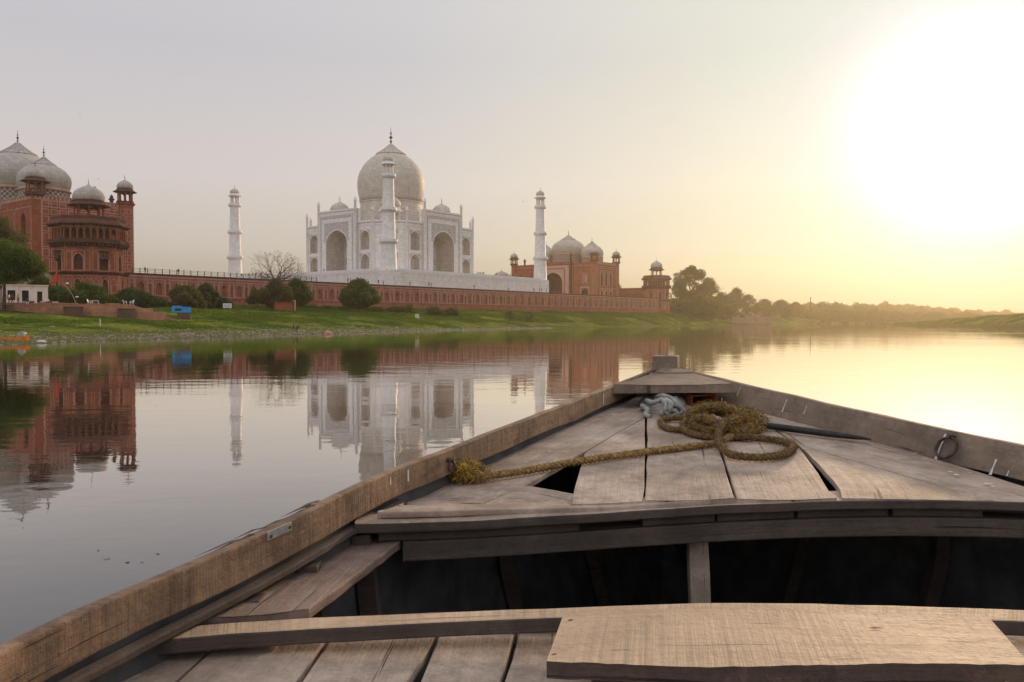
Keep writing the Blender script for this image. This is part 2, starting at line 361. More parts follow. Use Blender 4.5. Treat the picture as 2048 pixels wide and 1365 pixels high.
def checker():
    m, nt, b = newmat('zigzag_drum'); tc = nt.nodes.new('ShaderNodeTexCoord')
    t = nt.nodes.new('ShaderNodeTexChecker'); t.inputs['Scale'].default_value = 1.5; nt.links.new(tc.outputs['UV'], t.inputs['Vector'])
    t.inputs['Color1'].default_value = (.42, .36, .31, 1); t.inputs['Color2'].default_value = (.15, .085, .065, 1)
    nt.links.new(t.outputs['Color'], b.inputs['Base Color']); b.inputs['Roughness'].default_value = .8; return m
M['checker'] = checker()
def stuffmat_grass():
    m, nt, b = newmat('grass'); tc = nt.nodes.new('ShaderNodeTexCoord'); ob = tc.outputs['Object']
    c = mixc(nt, noise_tex(nt, ob, .12, 5, .6, (1, 1, 1), .42, .60), (.045, .088, .014), (.19, .225, .032))
    c = mixc(nt, noise_tex(nt, ob, 1.3, 3), c, (.05, .11, .012)); nt.links.new(c, b.inputs['Base Color']); b.inputs['Roughness'].default_value = .7; b.inputs['Specular IOR Level'].default_value = 0
    tr = nt.nodes.new('ShaderNodeBsdfTranslucent'); nt.links.new(mixc(nt, .5, c, (.20, .26, .03)), tr.inputs[0])
    mx = nt.nodes.new('ShaderNodeMixShader'); mx.inputs[0].default_value = .4; out = [n for n in nt.nodes if n.type == 'OUTPUT_MATERIAL'][0]
    nt.links.new(b.outputs[0], mx.inputs[1]); nt.links.new(tr.outputs[0], mx.inputs[2]); nt.links.new(mx.outputs[0], out.inputs[0]); return m
M['grass'] = stuffmat_grass()
def groundmat():
    m, nt, b = newmat('bank_ground'); tc = nt.nodes.new('ShaderNodeTexCoord'); ob = tc.outputs['Object']
    at = nt.nodes.new('ShaderNodeAttribute'); at.attribute_name = 'beach'
    g = mixc(nt, noise_tex(nt, ob, .12, 6, .65, (1, 1, 1), .42, .60), (.045, .08, .014), (.185, .195, .034))
    g = mixc(nt, noise_tex(nt, ob, 1.1, 4, .6, (1, 1, 1), .5, .7), g, (.035, .045, .016))
    s = mixc(nt, noise_tex(nt, ob, 1.6, 6, .7), (.165, .145, .065), (.075, .075, .03))
    s = mixc(nt, noise_tex(nt, ob, .5, 4, .6, (1, 1, 1), .5, .62), s, (.10, .115, .03))
    n = nt.nodes.new('ShaderNodeMath'); n.operation = 'ADD'; nt.links.new(at.outputs['Fac'], n.inputs[0])
    k = noise_tex(nt, ob, .35, 5, .6, (1, 1, 1), 0, 1); k2 = nt.nodes.new('ShaderNodeMath'); k2.operation = 'SUBTRACT'; k2.inputs[1].default_value = .5
    nt.links.new(k, k2.inputs[0]); nt.links.new(k2.outputs[0], n.inputs[1])
    r = nt.nodes.new('ShaderNodeMapRange'); r.inputs[1].default_value = .35; r.inputs[2].default_value = .65; nt.links.new(n.outputs[0], r.inputs[0])
    nt.links.new(mixc(nt, r.outputs[0], g, s), b.inputs['Base Color']); b.inputs['Roughness'].default_value = .95; b.inputs['Specular IOR Level'].default_value = 0
    bp = nt.nodes.new('ShaderNodeBump'); bp.inputs['Strength'].default_value = .8; bp.inputs['Distance'].default_value = .3
    nt.links.new(noise_tex(nt, ob, 1.4, 6, .65, (1, 1, 1), 0, 1), bp.inputs['Height']); nt.links.new(bp.outputs[0], b.inputs['Normal']); return m
M['ground'] = groundmat()
def watermat():
    m, nt, b = newmat('river_water'); tc = nt.nodes.new('ShaderNodeTexCoord'); ob = tc.outputs['Object']; nt.nodes.remove(b)
    out = [n for n in nt.nodes if n.type == 'OUTPUT_MATERIAL'][0]
    df = nt.nodes.new('ShaderNodeBsdfDiffuse'); df.inputs[0].default_value = (.020, .021, .022, 1)
    gl = nt.nodes.new('ShaderNodeBsdfGlossy'); gl.inputs['Roughness'].default_value = .012; gl.inputs[0].default_value = (.97, .95, .93, 1)
    fr = nt.nodes.new('ShaderNodeFresnel'); fr.inputs['IOR'].default_value = 1.36
    k = nt.nodes.new('ShaderNodeMath'); k.operation = 'MULTIPLY'; k.use_clamp = True; k.inputs[1].default_value = 1.75; nt.links.new(fr.outputs[0], k.inputs[0])
    mx = nt.nodes.new('ShaderNodeMixShader'); nt.links.new(k.outputs[0], mx.inputs[0]); nt.links.new(df.outputs[0], mx.inputs[1]); nt.links.new(gl.outputs[0], mx.inputs[2]); nt.links.new(mx.outputs[0], out.inputs[0])
    mask = noise_tex(nt, ob, .03, 4, .6, (1, 1, 1), .40, .66)
    a = noise_tex(nt, ob, .45, 3, .5, (1, 1.6, 1), 0, 1); c = noise_tex(nt, ob, 2.2, 3, .5, (1, 1.4, 1), 0, 1)
    w = nt.nodes.new('ShaderNodeMath'); w.operation = 'MULTIPLY'; w.inputs[1].default_value = .20; nt.links.new(c, w.inputs[0])
    s = nt.nodes.new('ShaderNodeMath'); s.operation = 'ADD'; nt.links.new(a, s.inputs[0]); nt.links.new(w.outputs[0], s.inputs[1])
    mm = nt.nodes.new('ShaderNodeMapRange'); mm.inputs[3].default_value = .22; mm.inputs[4].default_value = 1.0; nt.links.new(mask, mm.inputs[0])
    h = nt.nodes.new('ShaderNodeMath'); h.operation = 'MULTIPLY'; nt.links.new(s.outputs[0], h.inputs[0]); nt.links.new(mm.outputs[0], h.inputs[1])
    bp = nt.nodes.new('ShaderNodeBump'); bp.inputs['Strength'].default_value = 1.0; bp.inputs['Distance'].default_value = WAVE
    nt.links.new(h.outputs[0], bp.inputs['Height'])
    for n_ in (gl, df, fr): nt.links.new(bp.outputs[0], n_.inputs['Normal'])
    return m
WAVE = .018
M['water'] = watermat()
# ================================================================== THE SETTING
def grid_mesh(name, xs, ys, fn, mat, smooth=True):
    """a sheet over a list of rows; fn(i,j) -> point, attr"""
    n, k = len(xs), len(ys); v = []; at = []
    for i in range(n):
        for j in range(k):
            p, a = fn(xs[i], ys[j]); v.append(p); at.append(a)
    f = [(i*k+j, (i+1)*k+j, (i+1)*k+j+1, i*k+j+1) for i in range(n-1) for j in range(k-1)]
    me = bpy.data.meshes.new(name); me.from_pydata(v, [], f); me.polygons.foreach_set('use_smooth', [smooth]*len(f))
    a = me.attributes.new('beach', 'FLOAT', 'POINT'); a.data.foreach_set('value', at); me.materials.append(mat)
    o = bpy.data.objects.new(name, me); COL.objects.link(o); return o
w = MB(); w.quad((-800, -250, 0), (1150, -250, 0), (1150, 1400, 0), (-800, 1400, 0))
tag(w.build('river_water', M['water']), 'calm river mirroring the white monument and evening sky', 'river', kind='structure')
# shoreline in the monument's frame: a -> b of the water's edge
SH_A = [-420, -300, -213, -187, -156, -128, -78, 0, 75, 150, 330, 520, 800, 1100, 1500]
SH_B = [-215, -187, -168, -156, -141, -131, -114, -99, -86, -75, -42, -44, -58, -75, -100]
def shore(a): return float(np.interp(a, SH_A, SH_B))+1.1*noise.noise(Vector((a*.06, 3.1, 0)))+.5*noise.noise(Vector((a*.3, 1.1, 0)))
PR_S = [-.08, 0, .04, .10, .20, .34, .52, .66, .80, 1.0, 1.4, 3]
PR_Z = [-.9, 0, .28, .60, 1.35, 2.6, 4.3, 5.0, 5.6, 6.15, 6.4, 6.6]
def ground_z_loc(a, b):
    bs = shore(a); Wd = -57-bs if a < 150 else (28 if a > 200 else 22)
    s = (b-bs)/max(Wd, 12); z = float(np.interp(s, PR_S, PR_Z))
    k = min(1, max(0, s*4)); k *= .35 if a < -160 and s > .35 else 1
    z += k*(.35*noise.noise(Vector((a*.09, b*.09, 0)))+.16*noise.noise(Vector((a*.4, b*.4, 5)))+.07*noise.noise(Vector((a*1.1, b*1.1, 9))))
    return z, s
def ground_z(x, y):
    a, b = loc(x, y); return ground_z_loc(a, b)[0]
aa = np.concatenate([np.arange(-420, -225, 6), np.arange(-225, -60, .9), np.arange(-60, 170, 1.8), np.arange(170, 400, 6), np.arange(400, 1126, 25)])
tt = np.concatenate([np.arange(-.08, .9, .012), np.arange(.9, 1.6, .06), [2, 3, 5, 8]])
def gfn(a, s):
    bs = shore(a); Wd = -57-bs if a < 150 else (28 if a > 200 else 22); b = bs+s*max(Wd, 12)
    z, _ = ground_z_loc(a, b); k_ = min(1, max(0, (-90-a)/90)); s0 = .045+.085*k_; beach = float(np.interp(s, [0, s0*.5, s0, s0*1.5], [1.1, .75, .35, 0]))
    p = LW(a, b, z); return (p.x, p.y, p.z), beach
bank = grid_mesh('river_bank', aa, tt, gfn, M['ground']); tag(bank, 'green river bank sloping up from a pebbly shore', 'river bank', kind='structure')
# grass blades on the bank, far too many to count
def grass():
    N = 120000; v = np.zeros((N*3, 3)); k = 0; tries = 0
    while k < N and tries < N*4:
        tries += 1
        u = random.random(); a = -222+(u**1.5)*400
        s = random.uniform(.09, 1.0) if a > -60 else random.uniform(.16, 1.0)
        if noise.noise(Vector((a*.05, s*4, 2))) < -.22+.5*(s < .26): continue
        bs = shore(a); Wd = -57-bs if a < 150 else 22; b = bs+s*max(Wd, 12)
        if a < -155 and b > -123+.2*(a+181): continue
        if b > -58.5: continue
        z, _ = ground_z_loc(a, b); p = LW(a, b, z-.03); h = random.uniform(.12, .46)*(1.25 if a > -60 else 1)*(1.6 if s > .85 else 1); wd = random.uniform(.05, .20)
        t = random.uniform(0, 2*PI); lx, ly = random.gauss(0, .4)*h, random.gauss(0, .4)*h
        v[3*k] = (p.x-math.cos(t)*wd, p.y-math.sin(t)*wd, p.z); v[3*k+1] = (p.x+math.cos(t)*wd, p.y+math.sin(t)*wd, p.z); v[3*k+2] = (p.x+lx, p.y+ly, p.z+h); k += 1
    me = bpy.data.meshes.new('grass'); me.vertices.add(3*k); me.vertices.foreach_set('co', v[:3*k].ravel())
    me.loops.add(3*k); me.loops.foreach_set('vertex_index', np.arange(3*k)); me.polygons.add(k); me.polygons.foreach_set('loop_start', np.arange(0, 3*k, 3)); me.polygons.foreach_set('loop_total', np.full(k, 3))
    me.update(); me.validate(); me.materials.append(M['grass'])
    o = bpy.data.objects.new('grass', me); COL.objects.link(o); tag(o, 'bright green grass covering the sloping river bank', 'grass', kind='stuff')
grass()
def pebbles():
    mb = MB()
    for i in range(5200):
        a = random.uniform(-222, -30); s = abs(random.gauss(.02, .075))*(1 if a < -110 else .45); bs = shore(a); b = bs+s*(-57-bs)
        z, _ = ground_z_loc(a, b); p = LW(a, b, z); r = random.uniform(.05, .20)*(2 if random.random() < .05 else 1)
        q = [Vector((random.uniform(.7, 1.2)*r*c[0], random.uniform(.7, 1.2)*r*c[1], .6*r*c[2]))+p for c in ((1, 0, 0), (0, 1, 0), (-1, 0, 0), (0, -1, 0), (0, 0, 1))]
        mb.add(q, [(0, 1, 4), (1, 2, 4), (2, 3, 4), (3, 0, 4)])
    tag(mb.build('pebbles', M['shingle']), 'pale pebbles and rubble scattered along the muddy shoreline', 'pebbles', kind='stuff')
M['shingle'] = stone('shingle', (.40, .34, .24), (.14, .12, .08), (.08, .08, .05), None, .9, .6, .9)
pebbles()
def debris():
    mb = MB(); g = random.Random(31)
    for i in range(46):
        X, Y = (g.gauss(190, 40), g.gauss(1118, 22)) if i < 6 else (g.uniform(0, 1250), 690+abs(g.gauss(0, 130)))
        p = on_z(X, Y, .004); r = g.uniform(.006, .016)*(1+p.y*.045); n_ = 7
        mb.poly([(p.x+r*math.cos(2*PI*k/n_)*g.uniform(.5, 1.6), p.y+r*math.sin(2*PI*k/n_)*g.uniform(.4, 1.1), .004) for k in range(n_)])
    tag(mb.build('floating_debris', M['bark']), 'scattered dark bits of leaf and scum floating on the river', 'debris', kind='stuff')
debris()
# low sandbank on the right
def sand():
    def fn(u, v):                                # u along from the tip to beyond the frame, v across
        tip = Vector((246, 552, 0)); end = Vector((170, 225, 0)); c = tip.lerp(end, u); wd = 1.5+110*u
        d = Vector((1, .12, 0)); p = c+d*(v-.015)*wd+Vector((2.5*noise.noise(Vector((u*9, 0, 1))), 0, 0))
        h = min(6.4, 9.2*u)
        z = -.35+h*math.sin(min(1, max(0, v)/.26)*PI/2)**.8+min(1, u*4)*(.5*noise.noise(Vector((p.x*.09, p.y*.09, 0)))+.25*noise.noise(Vector((p.x*.4, p.y*.4, 3))))*min(1, v*12)
        if v <= .01: z = -.7
        return (p.x, p.y, z), .36+.5*(v < .03)
    o = grid_mesh('sandbank', np.linspace(0, 1, 150), np.linspace(0, 1, 60)**1.5, fn, M['ground'])
    tag(o, 'low scrubby sandbank rising out of the river at the right', 'sandbank', kind='structure')
    # scrub on it
    mb = MB(); me = o.data
    for i in range(9000):
        q = me.vertices[random.randrange(len(me.vertices))].co
        if q.z < .5: continue
        h = random.uniform(.15, .6); t = random.uniform(0, PI); wd = random.uniform(.1, .35); p = q+Vector((random.uniform(-1, 1), random.uniform(-2, 2), -.05))
        mb.add([p-Vector((math.cos(t)*wd, math.sin(t)*wd, 0)), p+Vector((math.cos(t)*wd, math.sin(t)*wd, 0)), p+Vector((random.uniform(-.2, .2), 0, h))], [(0, 1, 2)])
    tag(mb.build('scrub', M['leaf_dry']), 'dry scrub growing over the low sandbank', 'scrub', kind='stuff')
sand()
# ================================================================== THE MONUMENT
TZ = 14.2                                        # terrace level over the river
t = MB(); t.box(-156, 148, -54.5, 62, 6.0, TZ)
o = t.build('terrace_ground', M['paving']); o.location = LW(0, 0, 0); o.rotation_euler = (0, 0, RZ)
tag(o, 'paved terrace carrying the monuments above the river wall', 'terrace', kind='structure')
CH_DOME = [(1.0, 0), (1.05, .10), (1.07, .24), (1.02, .42), (.90, .60), (.70, .76), (.46, .88), (.24, .96), (.10, 1.04), (.06, 1.10)]
ONION = [(.895, 0), (.935, .08), (.975, .18), (.998, .30), (1.0, .40), (.985, .50), (.94, .60), (.865, .70), (.76, .80), (.63, .89), (.50, .95), (.41, .985)]
def finial_prof(z, h, r):
    return [(r*.35, z), (r*.30, z+.12*h), (r, z+.17*h), (r*.3, z+.24*h), (r*.3, z+.32*h), (r*1.25, z+.40*h), (r*.28, z+.50*h), (r*.25, z+.58*h), (r*.7, z+.64*h), (r*.18, z+.71*h), (r*.12, z+.98*h), (.01, z+h)]
def chhatri(parent, x, y, z, rc, hc, re, rd, hd, fh, n, ms, md, mc, ped=.35, colw=.16, sides=8, ph=None, name='chhatri'):
    """open pillared kiosk: base with floor, arches, eave and drum; its dome, finial and columns are sub-parts"""
    ph = PI/sides if ph is None else ph
    b = MB()
    b.lathe([(rc*1.16, z-.01), (rc*1.16, z+ped), (rc*.2, z+ped)], sides, x, y, 0, False, ph, False)
    zt = z+ped+hc
    b.lathe([(rc*.86, zt-.02), (rc*1.08, zt), (rc*1.08, zt+.22*hc)], sides, x, y, 0, False, ph, False)
    b.lathe([(rc*.9, zt+.10*hc), (re, zt+.02*hc), (re, zt+.06*hc), (rd*1.10, zt+.30*hc), (rd*1.10, zt+.30*hc+.10*hd), (rd*.98, zt+.32*hc+.14*hd)], max(sides, 8), x, y, 0, False, ph, False)
    b.lathe([(rc*.95, zt+.1*hc), (.05, zt+.16*hc)], sides, x, y, 0, False, ph, False)
    # arch spandrels between the columns
    R = rc*math.cos(PI/n)
    for k in range(n):
        a0 = ph+2*PI*k/n; a1 = a0+2*PI/n
        p0 = Vector((x+rc*math.cos(a0), y+rc*math.sin(a0), 0)); p1 = Vector((x+rc*math.cos(a1), y+rc*math.sin(a1), 0)); L = (p1-p0).length
        F = Fr(p0, p1-p0, (p0+p1)/2-Vector((x, y, 0))); A = arch_pts(L/2, L/2-colw*.6, zt-hc*.45, zt-hc*.42, zt-.10*hc, 5)
        h = len(A)//2
        for i in range(1, h):
            for q, s_ in ((A, 0), ([(L-u, v) for u, v in A], 1)):
                a_, b_ = q[i], q[i+1]
                pp = [F.p(a_[0], a_[1]), F.p(b_[0], b_[1]), F.p(b_[0], zt+.01), F.p(a_[0], zt+.01)]
                b.quad(*pp)
    base = b.build(name, ms, parent)
    c = MB(); c.box(-colw, colw, -colw, colw, z+ped-.02, zt+.02); c.box(-colw*1.5, colw*1.5, -colw*1.5, colw*1.5, z+ped, z+ped+hc*.12); c.box(-colw*1.5, colw*1.5, -colw*1.5, colw*1.5, zt-hc*.1, zt)
    c0 = None
    for k in range(n):
        a = ph+2*PI*k/n; pos = (x+(rc-colw)*math.cos(a), y+(rc-colw)*math.sin(a), 0)
        if c0 is None:
            c0 = c.build('column', mc, base); c0.location = pos; c0.rotation_euler = (0, 0, a)
        else: inst(c0, base, pos, a)
    zd = zt+.32*hc+.14*hd
    d = MB(); d.lathe([(r*rd, zd+v*hd) for r, v in CH_DOME], 24, x, y, 0, True, 0, False); d.build('dome', md, base)
    f = MB(); f.lathe(finial_prof(zd+hd*1.06, fh, fh*.09), 8, x, y); f.build('finial', M['bronze'], base)
    return base
def onion_dome(parent, x, y, z0, r, h, lot, tip, fh, md, n=48, name='dome'):
    d = MB(); d.lathe([(q*r, z0+v*h) for q, v in ONION], n, x, y, 0, True, 0, False)
    base = d.build(name, md, parent)
    l = MB(); rr = ONION[-1][0]*r; zl = z0+h*.985
    P = [(rr*1.02, zl-.02*h), (rr*1.10, zl), (rr*1.06, zl+.05*lot), (rr*.80, zl+.26*lot), (rr*.50, zl+.55*lot), (rr*.26, zl+.82*lot), (rr*.13, zl+lot)]
    l.lathe(P, n, x, y, 0, False, 0, False)
    for k in range(20):
        a = 2*PI*k/20
        l.tube([(x+(q*1.012+.03)*math.cos(a), y+(q*1.012+.03)*math.sin(a), z) for q, z in P[1:]], [.012*r, .012*r, .011*r, .009*r, .007*r, .004*r], 4, 0)
    l.build('lotus_cap', md, base)
    f = MB(); f.lathe(finial_prof(zl+lot*.98, fh, fh*.095), 10, x, y); f.build('finial', M['bronze'], base)
    return base
# ---------- the white marble plinth
PLZ = 19.9; HP = 47.2
def octa(h, c): return [(-h+c, -h), (h-c, -h), (h, -h+c), (h, h-c), (h-c, h), (-h+c, h), (-h, h-c), (-h, -h+c)]
pl = thing('marble_plinth', 'long white marble platform under the domed mausoleum, lined with tiny visitors', 'platform', LW(0, 0, 0), RZ)
b = MB(); P = octa(HP, .01)
b.box(-HP, HP, -HP, HP, TZ-.2, PLZ-.02)
for sx in (-1, 1):
    for sy in (-1, 1): b.lathe([(4.0, TZ-.2), (4.0, PLZ)], 8, sx*44.9, sy*44.9, 0, False, PI/8, True)
for F, L in ((Fr((-HP, -HP, 0), (1, 0, 0), (0, -1, 0)), 2*HP), (Fr((-HP, HP, 0), (0, -1, 0), (-1, 0, 0)), 2*HP)):
    k = 22; wd = (L-8)/k
    for i in range(k):
        u = 4+i*wd; outline(b, F, u+.3, u+wd-.3, TZ+.5, PLZ-1.2, .14, .07, 1)
        arch_line(b, F, (u+wd/2, wd*.28, TZ+.8, TZ+2.8, TZ+4.0), .12, .06, 1)
    strip(b, F, 0, L, PLZ-.75, PLZ-.35, .12, 1)
b.build('base', [M['marble'], M['marble_trim']], pl)
r = MB()
for i in range(4):
    a = i*PI/2; F = Fr((HP*math.cos(a)-HP*math.sin(a), HP*math.sin(a)+HP*math.cos(a), 0), (math.sin(a), -math.cos(a), 0), (math.cos(a), math.sin(a), 0))
    strip(r, F, 3.5, 2*HP-3.5, PLZ-.32, PLZ+.62, .16, 0, -.12)
r.build('parapet', M['marble_trim'], pl)
# ---------- the mausoleum
T0, T1 = PLZ, 40.8
mz = thing('mausoleum', 'huge white marble mausoleum with bulbous central dome and tall arched portals', 'mausoleum', LW(0, 0, 0), RZ)
HB, CB = 28.5, 19.4
body = MB(); S2 = math.sqrt(.5)
def wing_bay(mb, F, u0, u1, hw=2.55):
    uc = (u0+u1)/2
    zmid = 28.9
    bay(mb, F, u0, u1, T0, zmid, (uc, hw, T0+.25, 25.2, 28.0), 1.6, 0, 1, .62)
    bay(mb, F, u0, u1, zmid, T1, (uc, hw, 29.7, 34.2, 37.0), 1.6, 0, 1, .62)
    for s_, e, sp, ap in ((T0+.25, 28.5, 25.2, 28.0), (29.7, 37.9, 34.2, 37.0)):
        outline(mb, F, uc-hw-.55, uc+hw+.55, s_-.18, e+.25, .13, .07, 2)
        arch_line(mb, F, (uc, hw, s_, sp, ap), .2, .09, 2)
        A = arch_pts(uc, hw+.28, s_, sp, ap+.3)                                     # inlaid spandrels
        for i in range(2, len(A)//2):
            for q in (A, [(2*uc-x, z) for x, z in A]):
                p, p2 = q[i], q[i+1]; sgn = -1 if q is A else 1
                ue = uc+sgn*(hw+.38); pp = [F.p(p[0], p[1], .03), F.p(p2[0], p2[1], .03), F.p(ue, p2[1], .03), F.p(ue, p[1], .03)]
                mb.quad(*(pp if sgn < 0 else pp[::-1]), 3)
    outline(mb, F, u0+.35, u1-.35, T0+.1, T1-1.5, .16, .08, 2)
    outline(mb, F, u0+.75, u1-.75, T0+.1, T1-2.0, .08, .05, 4)
    strip(mb, F, u0, u1, T1-1.0, T1-.75, .12, 4); strip(mb, F, u0-.02, u1+.02, T1-.6, T1, .22, 2)
PW, PZ, PD = 10.7, 45.9, 1.2
for i in range(4):
    a = -PI/2+i*PI/2; n = Vector((math.cos(a), math.sin(a), 0)); u = Vector((-n.y, n.x, 0))
    F = Fr(n*HB-u*CB, u, n)
    wing_bay(body, F, 0, CB-PW); wing_bay(body, F, CB+PW, 2*CB)
    # chamfer to the left of this face
    nc = (n-u).normalized(); uc = Vector((-nc.y, nc.x, 0)); p0 = n*CB*0 + (-u)*HB + n*CB
    Fc = Fr(p0, uc, nc); Lc = ((n*HB-u*CB)-p0).length
    wing_bay(body, Fc, 0, Lc)
    # portal
    Fp = Fr(n*(HB+PD)-u*PW, u, n)
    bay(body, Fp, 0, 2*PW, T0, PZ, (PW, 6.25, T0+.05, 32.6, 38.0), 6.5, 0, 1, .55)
    for sgn, uu in ((1, 0), (-1, 2*PW)):
        body.quad(Fp.p(uu, T0, -PD-.5), Fp.p(uu, T0), Fp.p(uu, PZ), Fp.p(uu, PZ, -PD-.5), 0)
    body.quad(Fp.p(0, PZ), Fp.p(2*PW, PZ), Fp.p(2*PW, PZ, -3), Fp.p(0, PZ, -3)); body.quad(Fp.p(2*PW, T1-.1, -3), Fp.p(0, T1-.1, -3), Fp.p(0, PZ, -3), Fp.p(2*PW, PZ, -3))
    for uu in (0, 2*PW): body.quad(Fp.p(uu, T1-.1, 0), Fp.p(uu, T1-.1, -3), Fp.p(uu, PZ, -3), Fp.p(uu, PZ, 0))
    # portal dressing: bands, inlaid spandrels, niche with lower doorway
    outline(body, Fp, .5, 2*PW-.5, T0+.05, PZ-1.3, .22, .10, 2)
    outline(body, Fp, 2.1, 2*PW-2.1, T0+.05, PZ-3.9, .2, .09, 2)
    strip(body, Fp, .95, 1.85, T0+.1, PZ-2.0, .03, 4); strip(body, Fp, 2*PW-1.85, 2*PW-.95, T0+.1, PZ-2.0, .03, 4)
    strip(body, Fp, 2.2, 2*PW-2.2, PZ-3.4, PZ-2.1, .03, 4)
    A = arch_pts(PW, 6.6, T0, 32.6, 38.4)
    for j in range(2, len(A)//2):
        for q in (A, [(2*PW-x, z) for x, z in A]):
            p, p2 = q[j], q[j+1]; sgn = -1 if q is A else 1; ue = PW+sgn*7.2
            pp = [Fp.p(p[0], p[1], .05), Fp.p(p2[0], p2[1], .05), Fp.p(ue, p2[1], .05), Fp.p(ue, p[1], .05)]
            body.quad(*(pp if sgn < 0 else pp[::-1]), 3)
    strip(body, Fp, PW-7.2, PW+7.2, 38.45, 40.9, .05, 3)
    outline(body, Fp, PW-7.5, PW+7.5, T0+.05, 41.3, .26, .13, 2)
    arch_line(body, Fp, (PW, 6.25, T0+.05, 32.6, 38.0), .3, .15, 2)
    strip(body, Fp, 0, 2*PW, PZ-.9, PZ-.7, .1, 4); strip(body, Fp, -.1, 2*PW+.1, PZ-.55, PZ+.02, .25, 2)
    # back of the recess: door arch and gallery window, set on the niche wall
    arch_line(body, Fr(Fp.o-Fp.n*6.5, u, n), (PW, 1.7, T0+.1, 23.4, 25.2), .25, .1, 2); arch_line(body, Fr(Fp.o-Fp.n*6.5, u, n), (PW, 1.7, 27.5, 30.2, 32.0), .25, .1, 2)
roofp = [(-CB, -HB), (CB, -HB), (HB, -CB), (HB, CB), (CB, HB), (-CB, HB), (-HB, CB), (-HB, -CB)]
body.poly([(x, y, T1-.8) for x, y in roofp])
body.build('wall', [M['marble'], M['marble_niche'], M['marble_trim'], M['marble_inlay'], M['marble_inlay']], mz)
# corner shafts and pinnacles
pin = None
def pinnacle(x, y, z0, z1, r=.55):
    p = MB(); p.lathe([(r, z0), (r, z1-2.0), (r*1.5, z1-1.7), (r*1.5, z1-1.5), (r, z1-1.4), (r*1.1, z1-1.0), (r*.8, z1-.7), (r*.3, z1-.3), (.05, z1)], 10, x, y)
    p.build('pinnacle', M['marble'], mz)
for x, y in roofp: pinnacle(x, y, T0, 46.3, .45)
for i in range(4):
    a = -PI/2+i*PI/2; n = Vector((math.cos(a), math.sin(a), 0)); u = Vector((-n.y, n.x, 0))
    for s_ in (-1, 1):
        q = n*(HB+PD-.1)+u*s_*(PW+.1); pinnacle(q.x, q.y, T0, 50.4, .5)
dr = MB(); dr.lathe([(13.0, T1-1), (13.0, 49.6), (12.75, 49.9), (12.75, 51.4), (13.1, 51.6), (13.1, 52.0)], 64, 0, 0, 0, False, 0, False)
for k in range(8):
    a = k*PI/4+PI/8; n = Vector((math.cos(a), math.sin(a), 0)); F = Fr(n*12.9-Vector((-n.y, n.x, 0))*1.2, Vector((-n.y, n.x, 0)), n)
    outline(dr, F, 0, 2.4, 42.5, 48, .15, .2, 0)
dr.build('drum', M['dome_marble'], mz)
bd = MB(); bd.lathe([(12.72, 52.0), (13.22, 54.2)], 64, 0, 0, 0, True, 0, False)
for k in range(56):
    a = 2*PI*k/56; n = Vector((math.cos(a), math.sin(a), 0)); F = Fr(n*12.98, Vector((-n.y, n.x, 0)), n); arch_line(bd, F, (0, .38, 52.15, 52.9, 53.4), .12, .2, 1)
bd.lathe([(13.25, 54.1), (13.45, 54.3), (13.4, 54.5)], 64, 0, 0, 1, True, 0, False)
bd.build('floral_band', [M['inlay_band'], M['dome_marble']], mz)
onion_dome(mz, 0, 0, 51.6, 14.0, 20.8, 4.4, 0, 7.4, M['dome_marble'], 64)
for x in (-15, 15):
    for y in (-15, 15): chhatri(mz, x, y, T1-.9, 4.1, 4.9, 5.2, 3.85, 4.4, 2.6, 8, M['marble'], M['dome_marble'], M['marble'], .5, .3)
# slit windows beside the portals' backs are part of the roof parapet
# ---------- three minarets (the fourth stands hidden behind the dome)
mn = thing('minaret', 'white marble minaret standing in front of the great dome', 'minaret', LW(-45, -45, 0), RZ, 'minarets at the platform corners')
s_ = MB()
PROF = [(3.0, PLZ-.1), (3.0, PLZ+.5), (2.85, PLZ+.7), (2.55, 29.3), (2.55, 30.4), (2.45, 30.5), (2.18, 40.2), (2.18, 41.2), (2.1, 41.4), (1.85, 51.8), (1.85, 52.9)]
s_.lathe(PROF, 32, 0, 0, 0, True, 0, False); s_.build('shaft', M['marble'], mn)
for z, r in ((29.2, 2.55), (40.1, 2.18), (51.7, 1.85)):
    q = MB(); q.lathe([(r-.02, z-.5), (r+.12, z-.35), (r+.72, z+.35), (r+.78, z+.36), (r+.78, z+.5), (r+.66, z+.5), (r+.66, z+1.2), (r+.56, z+1.2), (r+.56, z+.5), (r-.02, z+.5)], 24, 0, 0, 0, False, 0, False)
    for k in range(20):
        a = 2*PI*k/20; q.obox((math.cos(a)*(r+.35), math.sin(a)*(r+.35), z+.12), (math.cos(a)*.36, math.sin(a)*.36, 0), (-math.sin(a)*.09, math.cos(a)*.09, 0), (0, 0, .24))
    q.build('balcony', M['marble_trim'], mn)
chhatri(mn, 0, 0, 52.2, 1.75, 3.2, 2.65, 1.75, 2.1, 1.5, 8, M['marble'], M['dome_marble'], M['marble'], .6, .2)
dup(mn, LW(-45, 45, 0), RZ+.3, (1, 1, .955), 'white marble minaret left of the mausoleum, behind the bare tree')
dup(mn, LW(45, -45, 0), RZ+.5, (1, 1, .985), 'white marble minaret at the right end of the platform, before the red mosque')
